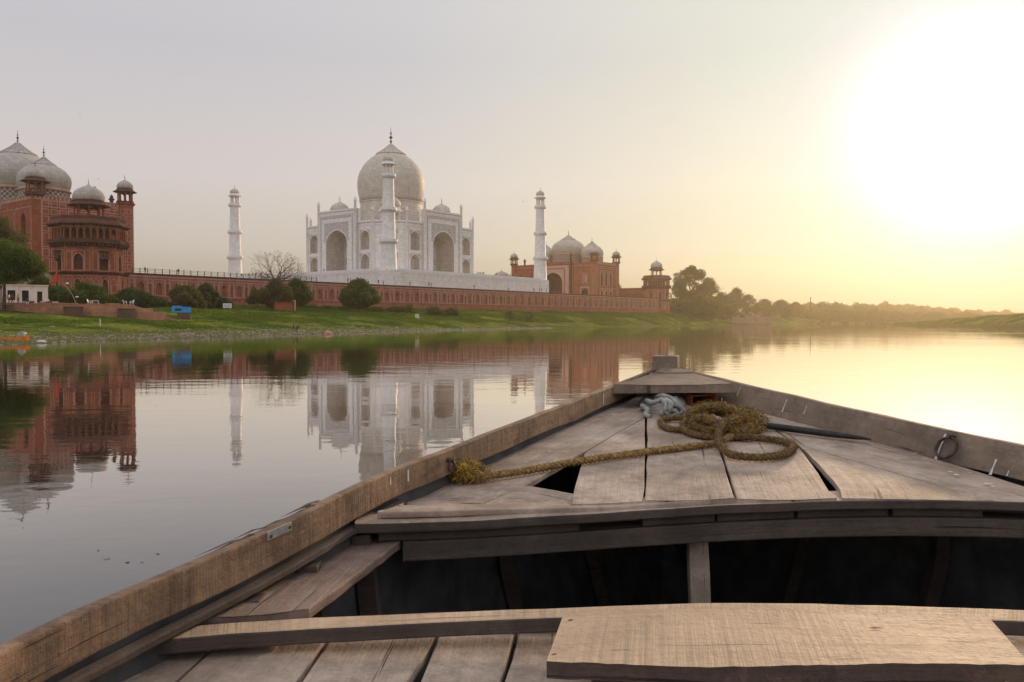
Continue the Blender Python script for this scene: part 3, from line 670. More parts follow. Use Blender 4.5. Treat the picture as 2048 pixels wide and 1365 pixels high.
# ---------- the red river wall
wall = thing('river_wall', 'long red sandstone river wall with rows of blind arches', 'wall', LW(0, 0, 0), RZ)
b = MB(); WA0, WA1, WB = -150.0, 147.0, -55.0
F = Fr((WA0, WB, 0), (1, 0, 0), (0, -1, 0)); L = WA1-WA0; nb = 64; wd = L/nb
zb, zs, zt = 5.2, 8.35, 13.2
for i in range(nb):
    u = i*wd
    bay(b, F, u, u+wd, zb, zs)
    c = u+wd*.36; hw = .86
    bay(b, F, u, u+wd*.70, zs, zt, (c, hw, zs+.55, 11.0, 12.0), .28, 0, 1)
    bay(b, F, u+wd*.70, u+wd, zs, zt, (u+wd*.85, .42, zs+.35, 11.45, 11.5), .22, 0, 1)
    arch_line(b, F, (c, hw, zs+.55, 11.0, 12.0), .10, .06, 2)
    arch_line(b, F, (c, .45, 10.2, 11.0, 11.55), .09, -.24, 2)
    outline(b, F, u+.14, u+wd*.70-.10, zs+.2, 12.75, .17, .08, 2)
    outline(b, F, u+wd*.70+.06, u+wd-.06, zs+.1, 12.85, .22, .11, 2)
    strip(b, F, u+wd*.70+.22, u+wd-.22, 11.75, 11.9, .08, 2)
    for du in (-.72, .72): b.obox(F.p(c+du, 12.25, .06), F.u*.12, F.n*.05, (0, 0, .12), 3)
strip(b, F, 0, L, zs-.18, zs+.06, .16, 0); strip(b, F, 0, L, zt, zt+.5, .10, 2); strip(b, F, 0, L, zt+.5, zt+.72, .28, 4)
b.box(WA0, WA1, WB+.02, WB+1.2, zt-.1, zt+.9, 4)
# retaining mass behind (top and ends)
b.quad((WA1, WB, zb), (WA1, WB+9, zb), (WA1, WB+9, zt+.4), (WA1, WB, zt+.4), 0)
b.build('wall', [M['red_wall'], M['red'], M['red_pale'], M['white_line'], M['red_dark']], wall)
rl = thing('terrace_railing', 'thin dark metal railing along the left stretch of the river wall', 'railing', LW(0, 0, 0), RZ)
rb = MB()
for z in (14.55, 14.95, 15.3): rb.tube([(-141, WB+.5, z), (-84, WB+.5, z)], .035, 4, 0, False)
rb.build('rail', M['metal'], rl)
p0 = None
for k in range(30):
    if p0 is None:
        q = MB(); q.box(-.07, .07, -.07, .07, 14.0, 15.45); p0 = q.build('post', M['red_dark'], rl); p0.location = (-141, WB+.5, 0)
    else: inst(p0, rl, (-141+k*57/29, WB+.5, 0))
# ---------- red corner tower, built about its own axis
tw = thing('river_tower', 'large octagonal red sandstone tower with arched gallery and domed kiosk beside the trees', 'tower', LW(-151.8, -55.5, 0), RZ, 'corner towers of the river wall')
def octF(R, k, ph=PI/8):
    a0 = ph+2*PI*k/8; a1 = a0+PI/4; p0 = Vector((R*math.cos(a0), R*math.sin(a0), 0)); p1 = Vector((R*math.cos(a1), R*math.sin(a1), 0))
    return Fr(p0, p1-p0, (p0+p1)/2), (p1-p0).length
b = MB()
for k in range(8):
    F, L = octF(8.7, k)
    bay(b, F, 0, L, 4.8, 8.4)
    for j in range(3):
        u0, u1 = L*j/3, L*(j+1)/3
        if j == 1:
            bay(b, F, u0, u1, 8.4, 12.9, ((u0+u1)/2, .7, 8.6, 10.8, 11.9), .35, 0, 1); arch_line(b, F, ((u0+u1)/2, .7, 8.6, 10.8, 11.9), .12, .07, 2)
        else:
            bay(b, F, u0, u1, 8.4, 12.9); outline(b, F, u0+.35, u1-.35, 8.7, 10.7, .12, .07, 2)
        outline(b, F, u0+.14, u1-.14, 8.5, 12.6, .10, .05, 2)
        if j != 1: arch_line(b, F, ((u0+u1)/2, .45, 10.9, 11.4, 12.0), .1, .06, 2)
    F2, L2 = octF(8.05, k)
    bay(b, F2, 0, L2*.27, 13.2, 19.6); bay(b, F2, L2*.73, L2, 13.2, 19.6)
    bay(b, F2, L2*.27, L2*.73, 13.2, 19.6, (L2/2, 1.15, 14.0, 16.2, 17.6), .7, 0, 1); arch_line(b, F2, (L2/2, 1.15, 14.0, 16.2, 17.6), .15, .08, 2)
    outline(b, F2, .3, L2*.27-.1, 13.8, 18.2, .1, .05, 2); outline(b, F2, L2*.73+.1, L2-.3, 13.8, 18.2, .1, .05, 2)
    outline(b, F2, L2*.27, L2*.73, 13.6, 18.3, .12, .06, 2); outline(b, F2, .25, L2-.25, 18.5, 19.4, .08, .05, 2)
    # inner wall of the gallery
    F3, L3 = octF(5.6, k); bay(b, F3, 0, L3, 20.2, 24.8, (L3/2, .9, 20.4, 22.4, 23.4), .4, 3, 3)
b.lathe([(8.72, 12.9), (9.1, 13.0), (9.45, 13.35), (9.45, 13.5), (8.05, 13.52)], 8, 0, 0, 3, False, PI/8, False)
b.build('wall', [M['red'], M['red_dark'], M['red_pale'], M['red_dark']], tw)
b = MB(); b.lathe([(8.1, 19.3), (8.4, 19.5), (9.6, 20.1), (9.6, 20.35), (5.5, 20.36)], 8, 0, 0, 0, False, PI/8, False)
for k in range(8):
    F, L = octF(8.3, k)
    for j in range(6): b.obox(F.p(L*(j+.5)/6, 19.62, .45), F.u*.14, F.n*.55, (0, 0, .25), 0)
    F, L = octF(9.4, k); strip(b, F, 0, L, 20.3, 21.0, .06, 0, -.06)
b.build('balcony', M['red_dark'], tw)
g = MB()
for k in range(8):
    F, L = octF(8.5, k)
    n = 4
    for j in range(n):
        u0 = L*j/n; u1 = L*(j+1)/n; A = arch_pts((u0+u1)/2, (u1-u0)/2-.2, 20.3, 22.6, 23.5, 6); h = len(A)//2
        for i in range(h):
            for q, e in ((A, u0), ([(u0+u1-x, z) for x, z in A], u1)):
                p, p2 = q[i], q[i+1]
                for d in (0, -.35):
                    g.quad(F.p(e, p[1], d), F.p(p[0], p[1], d), F.p(p2[0], p2[1], d), F.p(e, p2[1], d))
                g.quad(F.p(p[0], p[1], 0), F.p(p[0], p[1], -.35), F.p(p2[0], p2[1], -.35), F.p(p2[0], p2[1], 0))
        g.quad(F.p(u0, 23.5), F.p(u1, 23.5), F.p(u1, 24.9), F.p(u0, 24.9))
        outline(g, F, u0+.12, u1-.12, 23.7, 24.4, .08, .05, 1)
g.build('gallery', [M['red'], M['red_pale']], tw)
e = MB(); e.lathe([(5.4, 24.6), (8.5, 24.75), (9.95, 24.25), (9.95, 24.5), (8.6, 25.5), (8.6, 26.2), (8.4, 26.2), (8.4, 25.8), (.1, 25.9)], 8, 0, 0, 0, False, PI/8, False)
for k in range(8):
    F, L = octF(8.5, k)
    for j in range(7): e.obox(F.p(L*(j+.5)/7, 24.3, .4), F.u*.12, F.n*.55, Vector((0, 0, .3))-F.n*.1, 0)
e.build('eave', M['red_dark'], tw)
jb = None
for k in range(8):
    F, L = octF(8.05, k); c = F.p(L/2, 0, 0); a = math.atan2(F.n.y, F.n.x)
    if k % 2 == 0: continue
    if jb is None:
        q = MB(); q.box(-.1, .9, -1.1, 1.1, 16.4, 16.65); q.box(.0, 1.1, -1.3, 1.3, 18.2, 18.35); q.box(.75, .88, -1.05, 1.05, 16.6, 17.2)
        for yy in (-1.0, -.35, .35, 1.0): q.box(.7, .85, yy-.08, yy+.08, 16.6, 18.25)
        for yy in (-.8, 0, .8): q.add([(-.05, yy-.1, 15.6), (-.05, yy+.1, 15.6), (.8, yy-.1, 16.4), (.8, yy+.1, 16.4), (-.05, yy-.1, 16.4), (-.05, yy+.1, 16.4)], [(0, 1, 3, 2), (0, 2, 4), (1, 5, 3)])
        jb = q.build('window_balcony', M['red_dark'], tw); jb.location = c; jb.rotation_euler = (0, 0, a)
    else: inst(jb, tw, c, a)
chhatri(tw, 0, 0, 25.9, 3.5, 2.75, 5.2, 3.6, 3.5, 1.5, 8, M['red_dark'], M['dome_grey'], M['red'], .45, .2)
tw.scale = (.91, .91, 1)
t2 = dup(tw, LW(140.5, -51, 0), RZ, (.80, .80, .985), 'small distant octagonal red tower at the far end of the river wall')
# ---------- the two red buildings
def red_corner(parent, x, y, z0, z1, ch=True, r=2.0, s=1.0):
    q = MB(); q.lathe([(r, z0), (r, z1-.4), (r*1.25, z1+.1), (r*1.25, z1+.3), (.1, z1+.32)], 8, x, y, 0, False, PI/8, False)
    zz = z0+1.5
    for k in range(8):
        a0 = PI/8+k*PI/4; p0 = Vector((x+r*math.cos(a0), y+r*math.sin(a0), 0)); p1 = Vector((x+r*math.cos(a0+PI/4), y+r*math.sin(a0+PI/4), 0)); F = Fr(p0, p1-p0, (p0+p1)/2-Vector((x, y, 0))); L = (p1-p0).length
        z = z0+.6
        while z < z1-2: outline(q, F, .2, L-.2, z, z+1.5, .1, .06, 1); z += 1.9
    q.build('corner_turret', [M['red'], M['white_line']], parent)
    if ch: chhatri(parent, x, y, z1+.3, 1.95*s, 2.5*s, 3.1*s, 1.95*s, 2.3*s, 1.5*s, 8, M['red_dark'], M['dome_grey'], M['red'], .5, .16)
def zz_drum(parent, x, y, z0, z1, r):
    q = MB(); q.lathe([(r, z0), (r, z1-1.0)], 48, x, y, 0, False, 0, False); q.lathe([(r+.02, z1-1.0), (r+.35, z1-.9), (r+.35, z1-.6), (r, z1-.5), (r-.1, z1+.05)], 48, x, y, 1, False, 0, False); q.build('drum', [M['checker'], M['red_pale']], parent)
def red_pin(parent, x, y, z0, z1):
    q = MB(); q.lathe([(.5, z0), (.5, z1-1.8), (.85, z1-1.5), (.85, z1-1.3), (.5, z1-1.2), (.5, z1-.6), (.2, z1-.3), (.03, z1)], 8, x, y); q.build('pinnacle', M['red_dark'], parent)
def zigzag_wall(mb, F, u0, u1, z, m):          # pierced parapet band
    n = int((u1-u0)/1.0)
    strip(mb, F, u0, u1, z, z+.25, .15, m[0]); strip(mb, F, u0, u1, z+1.05, z+1.3, .15, m[0])
    for k in range(n):
        u = u0+(k+.5)*(u1-u0)/n; strip(mb, F, u-.28, u+.28, z+.35, z+.95, .05, m[1])
gh = thing('guest_house', 'massive red sandstone hall with grey domes at the left edge', 'hall', LW(0, 0, 0), RZ)
A0, A1, B0, B1, Z0, Z1 = -153.0, -127.0, -28.0, 24.0, 13.9, 34.4
b = MB(); W_ = A1-A0; F = Fr((A0, B0, 0), (1, 0, 0), (0, -1, 0))
bay(b, F, 0, W_*.34, Z0, Z1); bay(b, F, W_*.66, W_, Z0, Z1)
bay(b, F, W_*.34, W_*.66, Z0, Z1, (W_/2, 3.2, Z0+1, 26.5, 30.2), 1.5, 0, 1, .6); arch_line(b, F, (W_/2, 3.2, Z0+1, 26.5, 30.2), .3, .1, 2)
outline(b, F, W_*.34, W_*.66, Z0+.5, 31.2, .22, .08, 2)
for side in (0, 1):
    ub = 2.4 if not side else W_*.67
    zrow = Z0+1.0
    for hrow in (3.6, 2.0, 3.6, 1.5, 2.0, 1.4, 2.0):
        for cidx in range(3): outline(b, F, ub+cidx*2.15, ub+cidx*2.15+1.7, zrow, zrow+hrow, .13, .07, 2)
        zrow += hrow+.42
outline(b, F, 2.2, W_-2.2, Z0+.4, Z1-1.2, .16, .06, 2)
for z in (31.6, 32.5): strip(b, F, 2.4, W_-2.4, z, z+.14, .07, 2)
Fe = Fr((A0, B1, 0), (0, -1, 0), (-1, 0, 0)); Le = B1-B0
for k in range(5):
    u0, u1 = Le*k/5, Le*(k+1)/5; uc = (u0+u1)/2
    bay(b, Fe, u0, u1, Z0, 22.5, (uc, 1.6, Z0+.8, 19, 21), .8, 0, 1); bay(b, Fe, u0, u1, 22.5, Z1, (uc, 1.6, 23.5, 28, 30), .8, 0, 1)
    outline(b, Fe, u0+.4, u1-.4, Z0+.4, 22.2, .12, .06, 2); outline(b, Fe, u0+.4, u1-.4, 22.9, 31.5, .12, .06, 2)
b.quad((A1, B0, Z0), (A1, B1, Z0), (A1, B1, Z1), (A1, B0, Z1)); b.quad((A1, B1, Z0), (A0, B1, Z0), (A0, B1, Z1), (A1, B1, Z1)); b.quad((A0, B0, Z1-.3), (A1, B0, Z1-.3), (A1, B1, Z1-.3), (A0, B1, Z1-.3))
zigzag_wall(b, F, .5, W_-.5, Z1-1.1, (3, 2)); zigzag_wall(b, Fe, .5, Le-.5, Z1-1.1, (3, 2))
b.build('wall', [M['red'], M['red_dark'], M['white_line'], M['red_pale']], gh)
q_ = MB(); q_.lathe([(2.2, Z1-.2), (2.5, Z1+.1), (2.5, Z1+.35), (.1, Z1+.36)], 8, A0+1.6, B0+1.6, 0, False, PI/8, False); q_.build('kiosk_base', M['red_dark'], gh); chhatri(gh, A0+1.6, B0+1.6, Z1+.3, 2.15, 2.6, 3.5, 2.15, 2.6, 1.6, 8, M['red_dark'], M['dome_grey'], M['red'], .5, .17); red_corner(gh, A1-1.75, B0+.2, Z0, Z1+.1, True, 2.1, 1.0)
red_pin(gh, -137.0, B0+.3, Z1-1, 38.6); red_pin(gh, -129.6, B0+6, Z1-1, 37.8)
zz_drum(gh, -146, -18.7, 32, 37.6, 6.1); onion_dome(gh, -146, -18.7, 37.0, 6.5, 6.9, 2.2, 0, 3.2, M['dome_grey'], 40)
zz_drum(gh, -146, -2.6, 32, 39.0, 9.9); onion_dome(gh, -146, -2.6, 38.4, 10.7, 10.2, 3.4, 0, 3.6, M['dome_grey'], 48)
mq = thing('mosque', 'red sandstone mosque with three pale domes seen behind the right minaret', 'mosque', LW(0, 0, 0), RZ)
A0, A1, B0, B1, Z0, Z1 = 117.0, 140.0, -28.0, 25.0, 13.9, 32.9
b = MB(); Fe = Fr((A0, B1, 0), (0, -1, 0), (-1, 0, 0)); Le = B1-B0; c0 = B1+2.6       # u of the portal's axis
for u0, u1 in ((0, c0-11), (c0+11, Le)):
    uc = (u0+u1)/2+ (1.2 if u0 > 0 else -1.2)
    bay(b, Fe, u0, u1, Z0, 20.6, (uc, 2.0, Z0+.2, 17.2, 19.0), 1.5, 0, 3, .8); bay(b, Fe, u0, u1, 20.6, Z1, (uc, .75, 22.8, 25.2, 26.2), .5, 0, 2)
    for w_, v0, v1 in ((2.75, Z0+.2, 20.2),): outline(b, Fe, uc-w_, uc+w_, v0, v1, .55, .08, 2)
    outline(b, Fe, uc-1.5, uc+1.5, 22.2, 27.2, .22, .08, 2); arch_line(b, Fe, (uc, .75, 22.8, 25.2, 26.2), .3, .1, 2)
    outline(b, Fe, u0+.6, u1-.6, Z0+.3, Z1-1.6, .14, .06, 2); outline(b, Fe, u0+1.4, u1-1.4, 20.9, Z1-2.6, .12, .05, 4)
Fp = Fr(Fe.p(0, 0, 1.0), Fe.u, Fe.n)
bay(b, Fp, c0-11, c0+11, Z0, Z1+.6, (c0, 6.0, Z0+.1, 23.0, 28.0), 6, 2, 1, .6)
outline(b, Fp, c0-10.7, c0+10.7, Z0+.1, Z1-.6, .5, .1, 4); outline(b, Fp, c0-9.8, c0+9.8, Z0+.1, Z1-1.6, 2.0, .06, 2); outline(b, Fp, c0-7.6, c0+7.6, Z0+.1, 30.3, .5, .12, 0)
strip(b, Fp, c0-11, c0+11, Z1-.5, Z1+.62, .14, 0); arch_line(b, Fp, (c0, 6.0, Z0+.1, 23.0, 28.0), .4, .13, 2)
for uu in (c0-11, c0+11): b.quad(Fp.p(uu, Z0, 0), Fp.p(uu, Z0, -1), Fp.p(uu, Z1+.6, -1), Fp.p(uu, Z1+.6, 0), 0)
b.quad(Fp.p(c0-11, Z1+.6, 0), Fp.p(c0+11, Z1+.6, 0), Fp.p(c0+11, Z1+.6, -3), Fp.p(c0-11, Z1+.6, -3), 0)
F = Fr((A0, B0, 0), (1, 0, 0), (0, -1, 0)); W_ = A1-A0
for k in range(5):
    u0, u1 = W_*k/5, W_*(k+1)/5; uc = (u0+u1)/2
    if k in (1, 2, 3):
        bay(b, F, u0, u1, Z0, 19.6, (uc, 1.15, Z0+.3, 16.8, 18.2), .7, 0, 1); bay(b, F, u0, u1, 19.6, Z1, (uc, 1.25, 20.9, 26.2, 28.0), .5, 0, 1)
        arch_line(b, F, (uc, 1.15, Z0+.3, 16.8, 18.2), .35, .09, 2); arch_line(b, F, (uc, 1.25, 20.9, 26.2, 28.0), .2, .08, 2); outline(b, F, uc-1.75, uc+1.75, 20.5, 28.7, .14, .07, 2); outline(b, F, uc-1.85, uc+1.85, Z0+.2, 19.2, .3, .06, 2)
    else: bay(b, F, u0, u1, Z0, Z1)
for z in (19.4, 29.6, 30.6): strip(b, F, .5, W_-.5, z, z+.14, .07, 2)
b.quad((A1, B0, Z0), (A1, B1, Z0), (A1, B1, Z1), (A1, B0, Z1)); b.quad((A1, B1, Z0), (A0, B1, Z0), (A0, B1, Z1), (A1, B1, Z1)); b.quad((A0, B0, Z1-.3), (A1, B0, Z1-.3), (A1, B1, Z1-.3), (A0, B1, Z1-.3))
zigzag_wall(b, F, .5, W_-.5, Z1-1.1, (5, 2))
b.build('wall', [M['red'], M['red_dark'], M['white_line'], M['dark'], M['red_dark'], M['red_pale']], mq)
for x, y in ((A0+.5, B0+.5), (A1-.5, B0+.5), (A0+.5, B1-.5)): red_corner(mq, x, y, Z0, Z1+.1, True, 1.6, 1.0)
red_pin(mq, A0-.8, B1-c0-11.2, Z0, 38.4); red_pin(mq, A0-.8, B1-c0+11.2, Z0, 38.4); red_pin(mq, A0+.3, B0+9, Z1-1, 36.4); red_pin(mq, A0+.3, B1-8, Z1-1, 36.4)
for y in (-18.8, 11.2): zz_drum(mq, 129, y, 31, 36.6, 5.9); onion_dome(mq, 129, y, 36.0, 6.2, 6.6, 2.2, 0, 2.4, M['dome_grey'], 36)
zz_drum(mq, 129, -3.8, 31, 38.8, 8.6); onion_dome(mq, 129, -3.8, 38.0, 9.2, 8.4, 2.6, 0, 3.2, M['dome_grey'], 40)
# arcaded court wall between the mosque and the far tower
cw = thing('court_wall', 'low red arcaded wall between the mosque and the distant tower', 'wall', LW(0, 0, 0), RZ)
b = MB(); Fe = Fr((144, -26, 0), (0, -1, 0), (-1, 0, 0))
bay(b, Fe, 0, 4, 14, 19.9); bay(b, Fe, 14, 24, 14, 19.9)
for k in range(3):
    u0 = 4+k*3.33; bay(b, Fe, u0, u0+3.33, 14, 19.9, (u0+1.66, 1.3, 14.2, 16.4, 17.6), 1.0, 0, 1)
strip(b, Fe, 0, 24, 19.0, 19.3, .2, 1); strip(b, Fe, 0, 24, 19.3, 20.0, .1, 0)
b.quad((144, -26, 14), (140, -26, 14), (140, -26, 19.9), (144, -26, 19.9)); b.box(144.02, 145, -50, -26, 14, 19.9)
b.build('wall', [M['red'], M['red_dark']], cw)
# pale kiosk dome beyond the platform
p = at_depth(1003, 557, 470)
kd = thing('distant_kiosk', 'small pale domed kiosk peeping over the platform left of the mosque', 'kiosk', (p.x, p.y, 0), RZ)
b = MB(); b.lathe([(4.2, 14), (4.2, 26.4), (5.8, 26.4), (5.8, 26.7), (4.6, 27.4)], 8, 0, 0, 0, False); b.build('drum', M['red_pale'], kd)
d = MB(); d.lathe([(r*4.3, 27.2+v*3.4) for r, v in CH_DOME], 20, 0, 0, 0, True, 0, False); d.build('dome', M['dome_grey'], kd)
d = MB(); d.lathe(finial_prof(30.8, 1.3, .12), 6); d.build('finial', M['bronze'], kd)
# ================================================================== TREES AND SHRUBS
def leaf_mesh(name, cl, per, size, mat, seed=1, flat=.75):
    """cl: list of (x,y,z,r) leaf clumps; per: leaves for a clump of radius 1"""
    g = np.random.default_rng(seed); P = []
    for x, y, z, r in cl:
        n = max(6, int(per*r*r)); d = g.normal(size=(n, 3)); d /= np.linalg.norm(d, axis=1)[:, None]
        rad = r*(.45+.55*g.random(n)**.5)*(1+.25*g.normal(size=n)*.6); q = d*rad[:, None]; q[:, 2] *= flat
        P.append(q+np.array([x, y, z]))
    P = np.concatenate(P); n = len(P)
    s = size*(.55+.9*g.random(n)); u = g.normal(size=(n, 3)); u /= np.linalg.norm(u, axis=1)[:, None]
    w_ = g.normal(size=(n, 3)); v = np.cross(u, w_); v /= np.linalg.norm(v, axis=1)[:, None]
    a = P-u*s[:, None]; b_ = P+v*(s*.45)[:, None]; c = P+u*s[:, None]; d_ = P-v*(s*.45)[:, None]
    V = np.stack([a, b_, c, d_], 1).reshape(-1, 3)
    me = bpy.data.meshes.new(name); me.vertices.add(4*n); me.vertices.foreach_set('co', V.ravel())
    me.loops.add(4*n); me.loops.foreach_set('vertex_index', np.arange(4*n)); me.polygons.add(n)
    me.polygons.foreach_set('loop_start', np.arange(0, 4*n, 4)); me.polygons.foreach_set('loop_total', np.full(n, 4)); me.update(); me.materials.append(mat)
    return me
def clumps(h0, h1, w, n, seed, rr=(.16, .30), top=.5):
    g = random.Random(seed); out = []
    for i in range(n):
        t = (i+.5)/n; z = h0+(h1-h0)*t; prof = math.sin(PI*min(1, max(.06, t*(1-top*.3)+.16)))**.8
        a = i*2.399+g.uniform(-.5, .5); rad = w*.5*prof*math.sqrt(g.uniform(.12, .95)); r = w*.5*g.uniform(*rr)*1.7
        out.append((rad*math.cos(a), rad*math.sin(a), z+g.uniform(-.05, .05)*(h1-h0), r))
    return out
def trunk_mb(h, r, cl, g, nl=9, lean=.04):
    mb = MB(); top = Vector((g.uniform(-lean, lean)*h, g.uniform(-lean, lean)*h, h))
    path = [Vector((0, 0, -.4)), Vector((top.x*.3+.02*h, top.y*.3, h*.35)), Vector((top.x*.6, top.y*.6+.02*h, h*.7)), top]
    mb.tube(path, [r*1.25, r, r*.8, r*.55], 8, 0)
    for c in g.sample(cl, min(nl, len(cl))):
        q = Vector(c[:3]); s_ = path[1].lerp(top, g.uniform(.3, 1)); m = s_.lerp(q, .5)+Vector((0, 0, .06*h))
        mb.tube([s_, m, q], [r*.45, r*.28, r*.08], 5, 0)
    return mb
def tree(name, label, cat, base, h, w, th, mat, n=16, per=90, size=.35, seed=1, group=None, rr=(.16, .30), flat=.75, r=None, trunk=True, lowest=None, top=.5):
    o = thing(name, label, cat, base, 0, group); g = random.Random(seed)
    cl = clumps(th if lowest is None else lowest, h-.1*w, w, n, seed, rr, top)
    me = leaf_mesh('crown', cl, per, size, mat, seed, flat); c = bpy.data.objects.new('crown', me); COL.objects.link(c); c.parent = o
    if trunk: trunk_mb(max(th, h*.45), r or h*.022, cl, g).build('trunk', M['bark'], o)
    return o
def gp(X, D):                                    # a spot on the ground at image column X and depth D
    p = at_depth(X, 640, D); p.z = ground_z(p.x, p.y); return p
def hpx(Y, D, z): return float(CAMZ+(643-Y)*D/FPX-z)    # height of something whose top is at row Y
p = gp(718, 224)
tree('round_tree', 'round bushy green tree standing alone before the middle of the river wall', 'tree', p, hpx(561, 224, p.z), 9.0, 2.0, M['leaf_round'], 46, 380, .28, 3, None, (.13, .26), .8, .22)
p = at_depth(8, 640, 128); p.z = 4.4
tree('leafy_tree', 'dark leafy tree overhanging the white hut at the left edge', 'tree', p, hpx(490, 128, 4.4), 10.4, 5.4, M['leaf_near'], 44, 420, .20, 5, None, (.16, .28), .7, .25)
p = at_depth(-28, 640, 160); p.z = 5
tree('tall_dry_tree', 'tall yellowing tree at the left edge in front of the domed hall', 'tree', p, hpx(425, 160, 5), 12.0, 5.5, M['leaf_dry'], 26, 150, .26, 6, None, (.2, .34), .8, .3)
p = at_depth(82, 640, 172); p.z = 5.6
tree('dark_tree', 'dark slender tree behind the right corner of the white hut', 'tree', p, hpx(553, 172, 5.6), 3.6, 2.0, M['leaf_dark'], 14, 240, .25, 8, None, (.25, .4), .9, .12)
for X, D, Yt, wd, lab, sd, mt in ((118, 163, 574, 9.0, 'broad green bush right of the white hut', 11, 'leaf_near'), (170, 168, 570, 8.5, 'tallest green bush at the foot of the large red tower', 12, 'leaf_near'),
        (212, 166, 590, 5.0, 'low round bush right of the tall bush below the tower', 15, 'leaf_near'), (265, 176, 580, 9.6, 'wide dark bush in front of the river wall beside the tower', 13, 'leaf_dark'),
        (372, 180, 571, 7.5, 'upright dark green bush behind the blue stall', 14, 'leaf_dry'), (413, 186, 566, 5.8, 'tall dark bush between the blue stall and the white board', 16, 'leaf_dark'),
        (310, 184, 598, 6.5, 'low dark bush against the river wall left of the blue stall', 17, 'leaf_dark'), (440, 190, 596, 5.0, 'low dark bush behind the white board', 18, 'leaf_dark')):
    p = gp(X, D); h = hpx(Yt, D, p.z); tree('bush', lab, 'bush', p, h, wd, .3, M[mt], 34, 330, .25, sd, 'bushes along the foot of the river wall', (.11, .25), .8, .09, True, .2)
for i, (X, D, Yt, wd) in enumerate(((622, 226, 612, 5), (655, 230, 614, 4.6), (690, 232, 613, 5), (748, 236, 613, 5), (790, 240, 614, 5.5), (818, 244, 611, 3.8), (868, 248, 613, 5), (905, 252, 615, 4.4), (1020, 268, 622, 3), (1060, 274, 622, 3))):
    p = gp(X, D); tree('hedge_shrub', 'low dark shrub in the row along the foot of the river wall', 'shrub', p, max(.9, hpx(Yt, D, p.z)), wd, .2, M['leaf_dark'], 9, 120, .2, 30+i, 'low shrubs in a row under the river wall', (.26, .4), .6, .06, False, .15)
# climbing plants on the wall are stains; the big bare tree
def bare_tree():
    D = 212; p = gp(552, D); H = hpx(503, D, p.z)
    o = thing('bare_tree', 'wide leafless tree spreading its twigs above the river wall left of the mausoleum', 'tree', p)
    g = random.Random(21); mb = MB(); tw_ = MB(); cl = []
    FK = Vector((.1, 0, H*.50))
    def grow(s_, d, L, r, lev):
        n = 4; path = [s_]; q = s_.copy(); dd = d.copy()
        for i in range(n):
            dd = (dd+Vector((g.gauss(0, .10), g.gauss(0, .10), g.gauss(0, .07)+.012))).normalized(); q = q+dd*L/n; path.append(q.copy())
        (mb if lev < 3 else tw_).tube(path, [r*(1-.42*i/n) for i in range(n+1)], 6 if lev < 2 else 4, 0, True, False)
        if lev >= 6:
            if g.random() < .16: cl.append((q.x, q.y, q.z, .25))
            return
        k_ = 2 if lev in (2, 4) else 3
        a0 = g.uniform(0, 2*PI)
        for k in range(k_):
            ax = dd.orthogonal().normalized(); ax.rotate(Matrix.Rotation(a0+k*2*PI/k_+g.uniform(-.4, .4), 3, dd)); an = g.uniform(.28, .62)
            nd = (dd*math.cos(an)+ax*math.sin(an)).normalized()
            if q.z < FK.z+.5 and nd.z < 0: nd.z *= -.3
            grow(path[-1] if k else path[-2], nd.normalized(), L*g.uniform(.66, .86), r*.56, lev+1)
    mb.tube([(0, 0, -.4), (.1, 0, H*.2), (0, .1, H*.38), FK], [.50, .42, .36, .30], 10)
    for k in range(9):
        a = k*2.4+.4; el = (.22, .5, .85, .35, 1.15, .28, .62, .2, 1.0)[k]; grow(FK-Vector((0, 0, .12*k)), Vector((math.cos(a)*math.cos(el), math.sin(a)*math.cos(el), math.sin(el))).normalized(), H*.185, .17, 1)
    t_ = mb.build('trunk', M['bark'], o); tw_.build('twig', M['twig'], t_)
    me = leaf_mesh('crown', cl, 16, .11, M['leaf_dry'], 4, 1); c = bpy.data.objects.new('crown', me); COL.objects.link(c); c.parent = o
bare_tree()
for X, D, Yt, wd, lab, sd, mt in ((552, 207, 560, 8.5, 'dense dark shrub growing round the foot of the bare tree', 41, 'leaf_dry'), (597, 214, 556, 7.2, 'dense green shrub right of the bare tree trunk', 42, 'leaf_round'), (515, 216, 580, 5.5, 'scrubby brown bush left of the bare tree trunk', 43, 'leaf_dry')):
    p = gp(X, D); tree('dense_shrub', lab, 'shrub', p, hpx(Yt, D, p.z), wd*.92, 2.0, M[mt], 34, 240, .27, sd, 'shrubs round the bare tree', (.12, .26), .8, .1, True, 1.5)
p = LW(-120, -8, TZ)
tree('conifer', 'thin conifer peeping out behind the right edge of the domed hall', 'tree', p, 16.5, 4.0, 1.0, M['leaf_dark'], 26, 120, .3, 44, None, (.16, .26), .6, .15, True, None, 1.6)
p = LW(168, -6, 9); tree('pale_tree', 'hazy loose tree behind the red court wall, left of the far tower', 'tree', p, 17.5, 15, 5, M['leaf_far'], 22, 34, .5, 45)
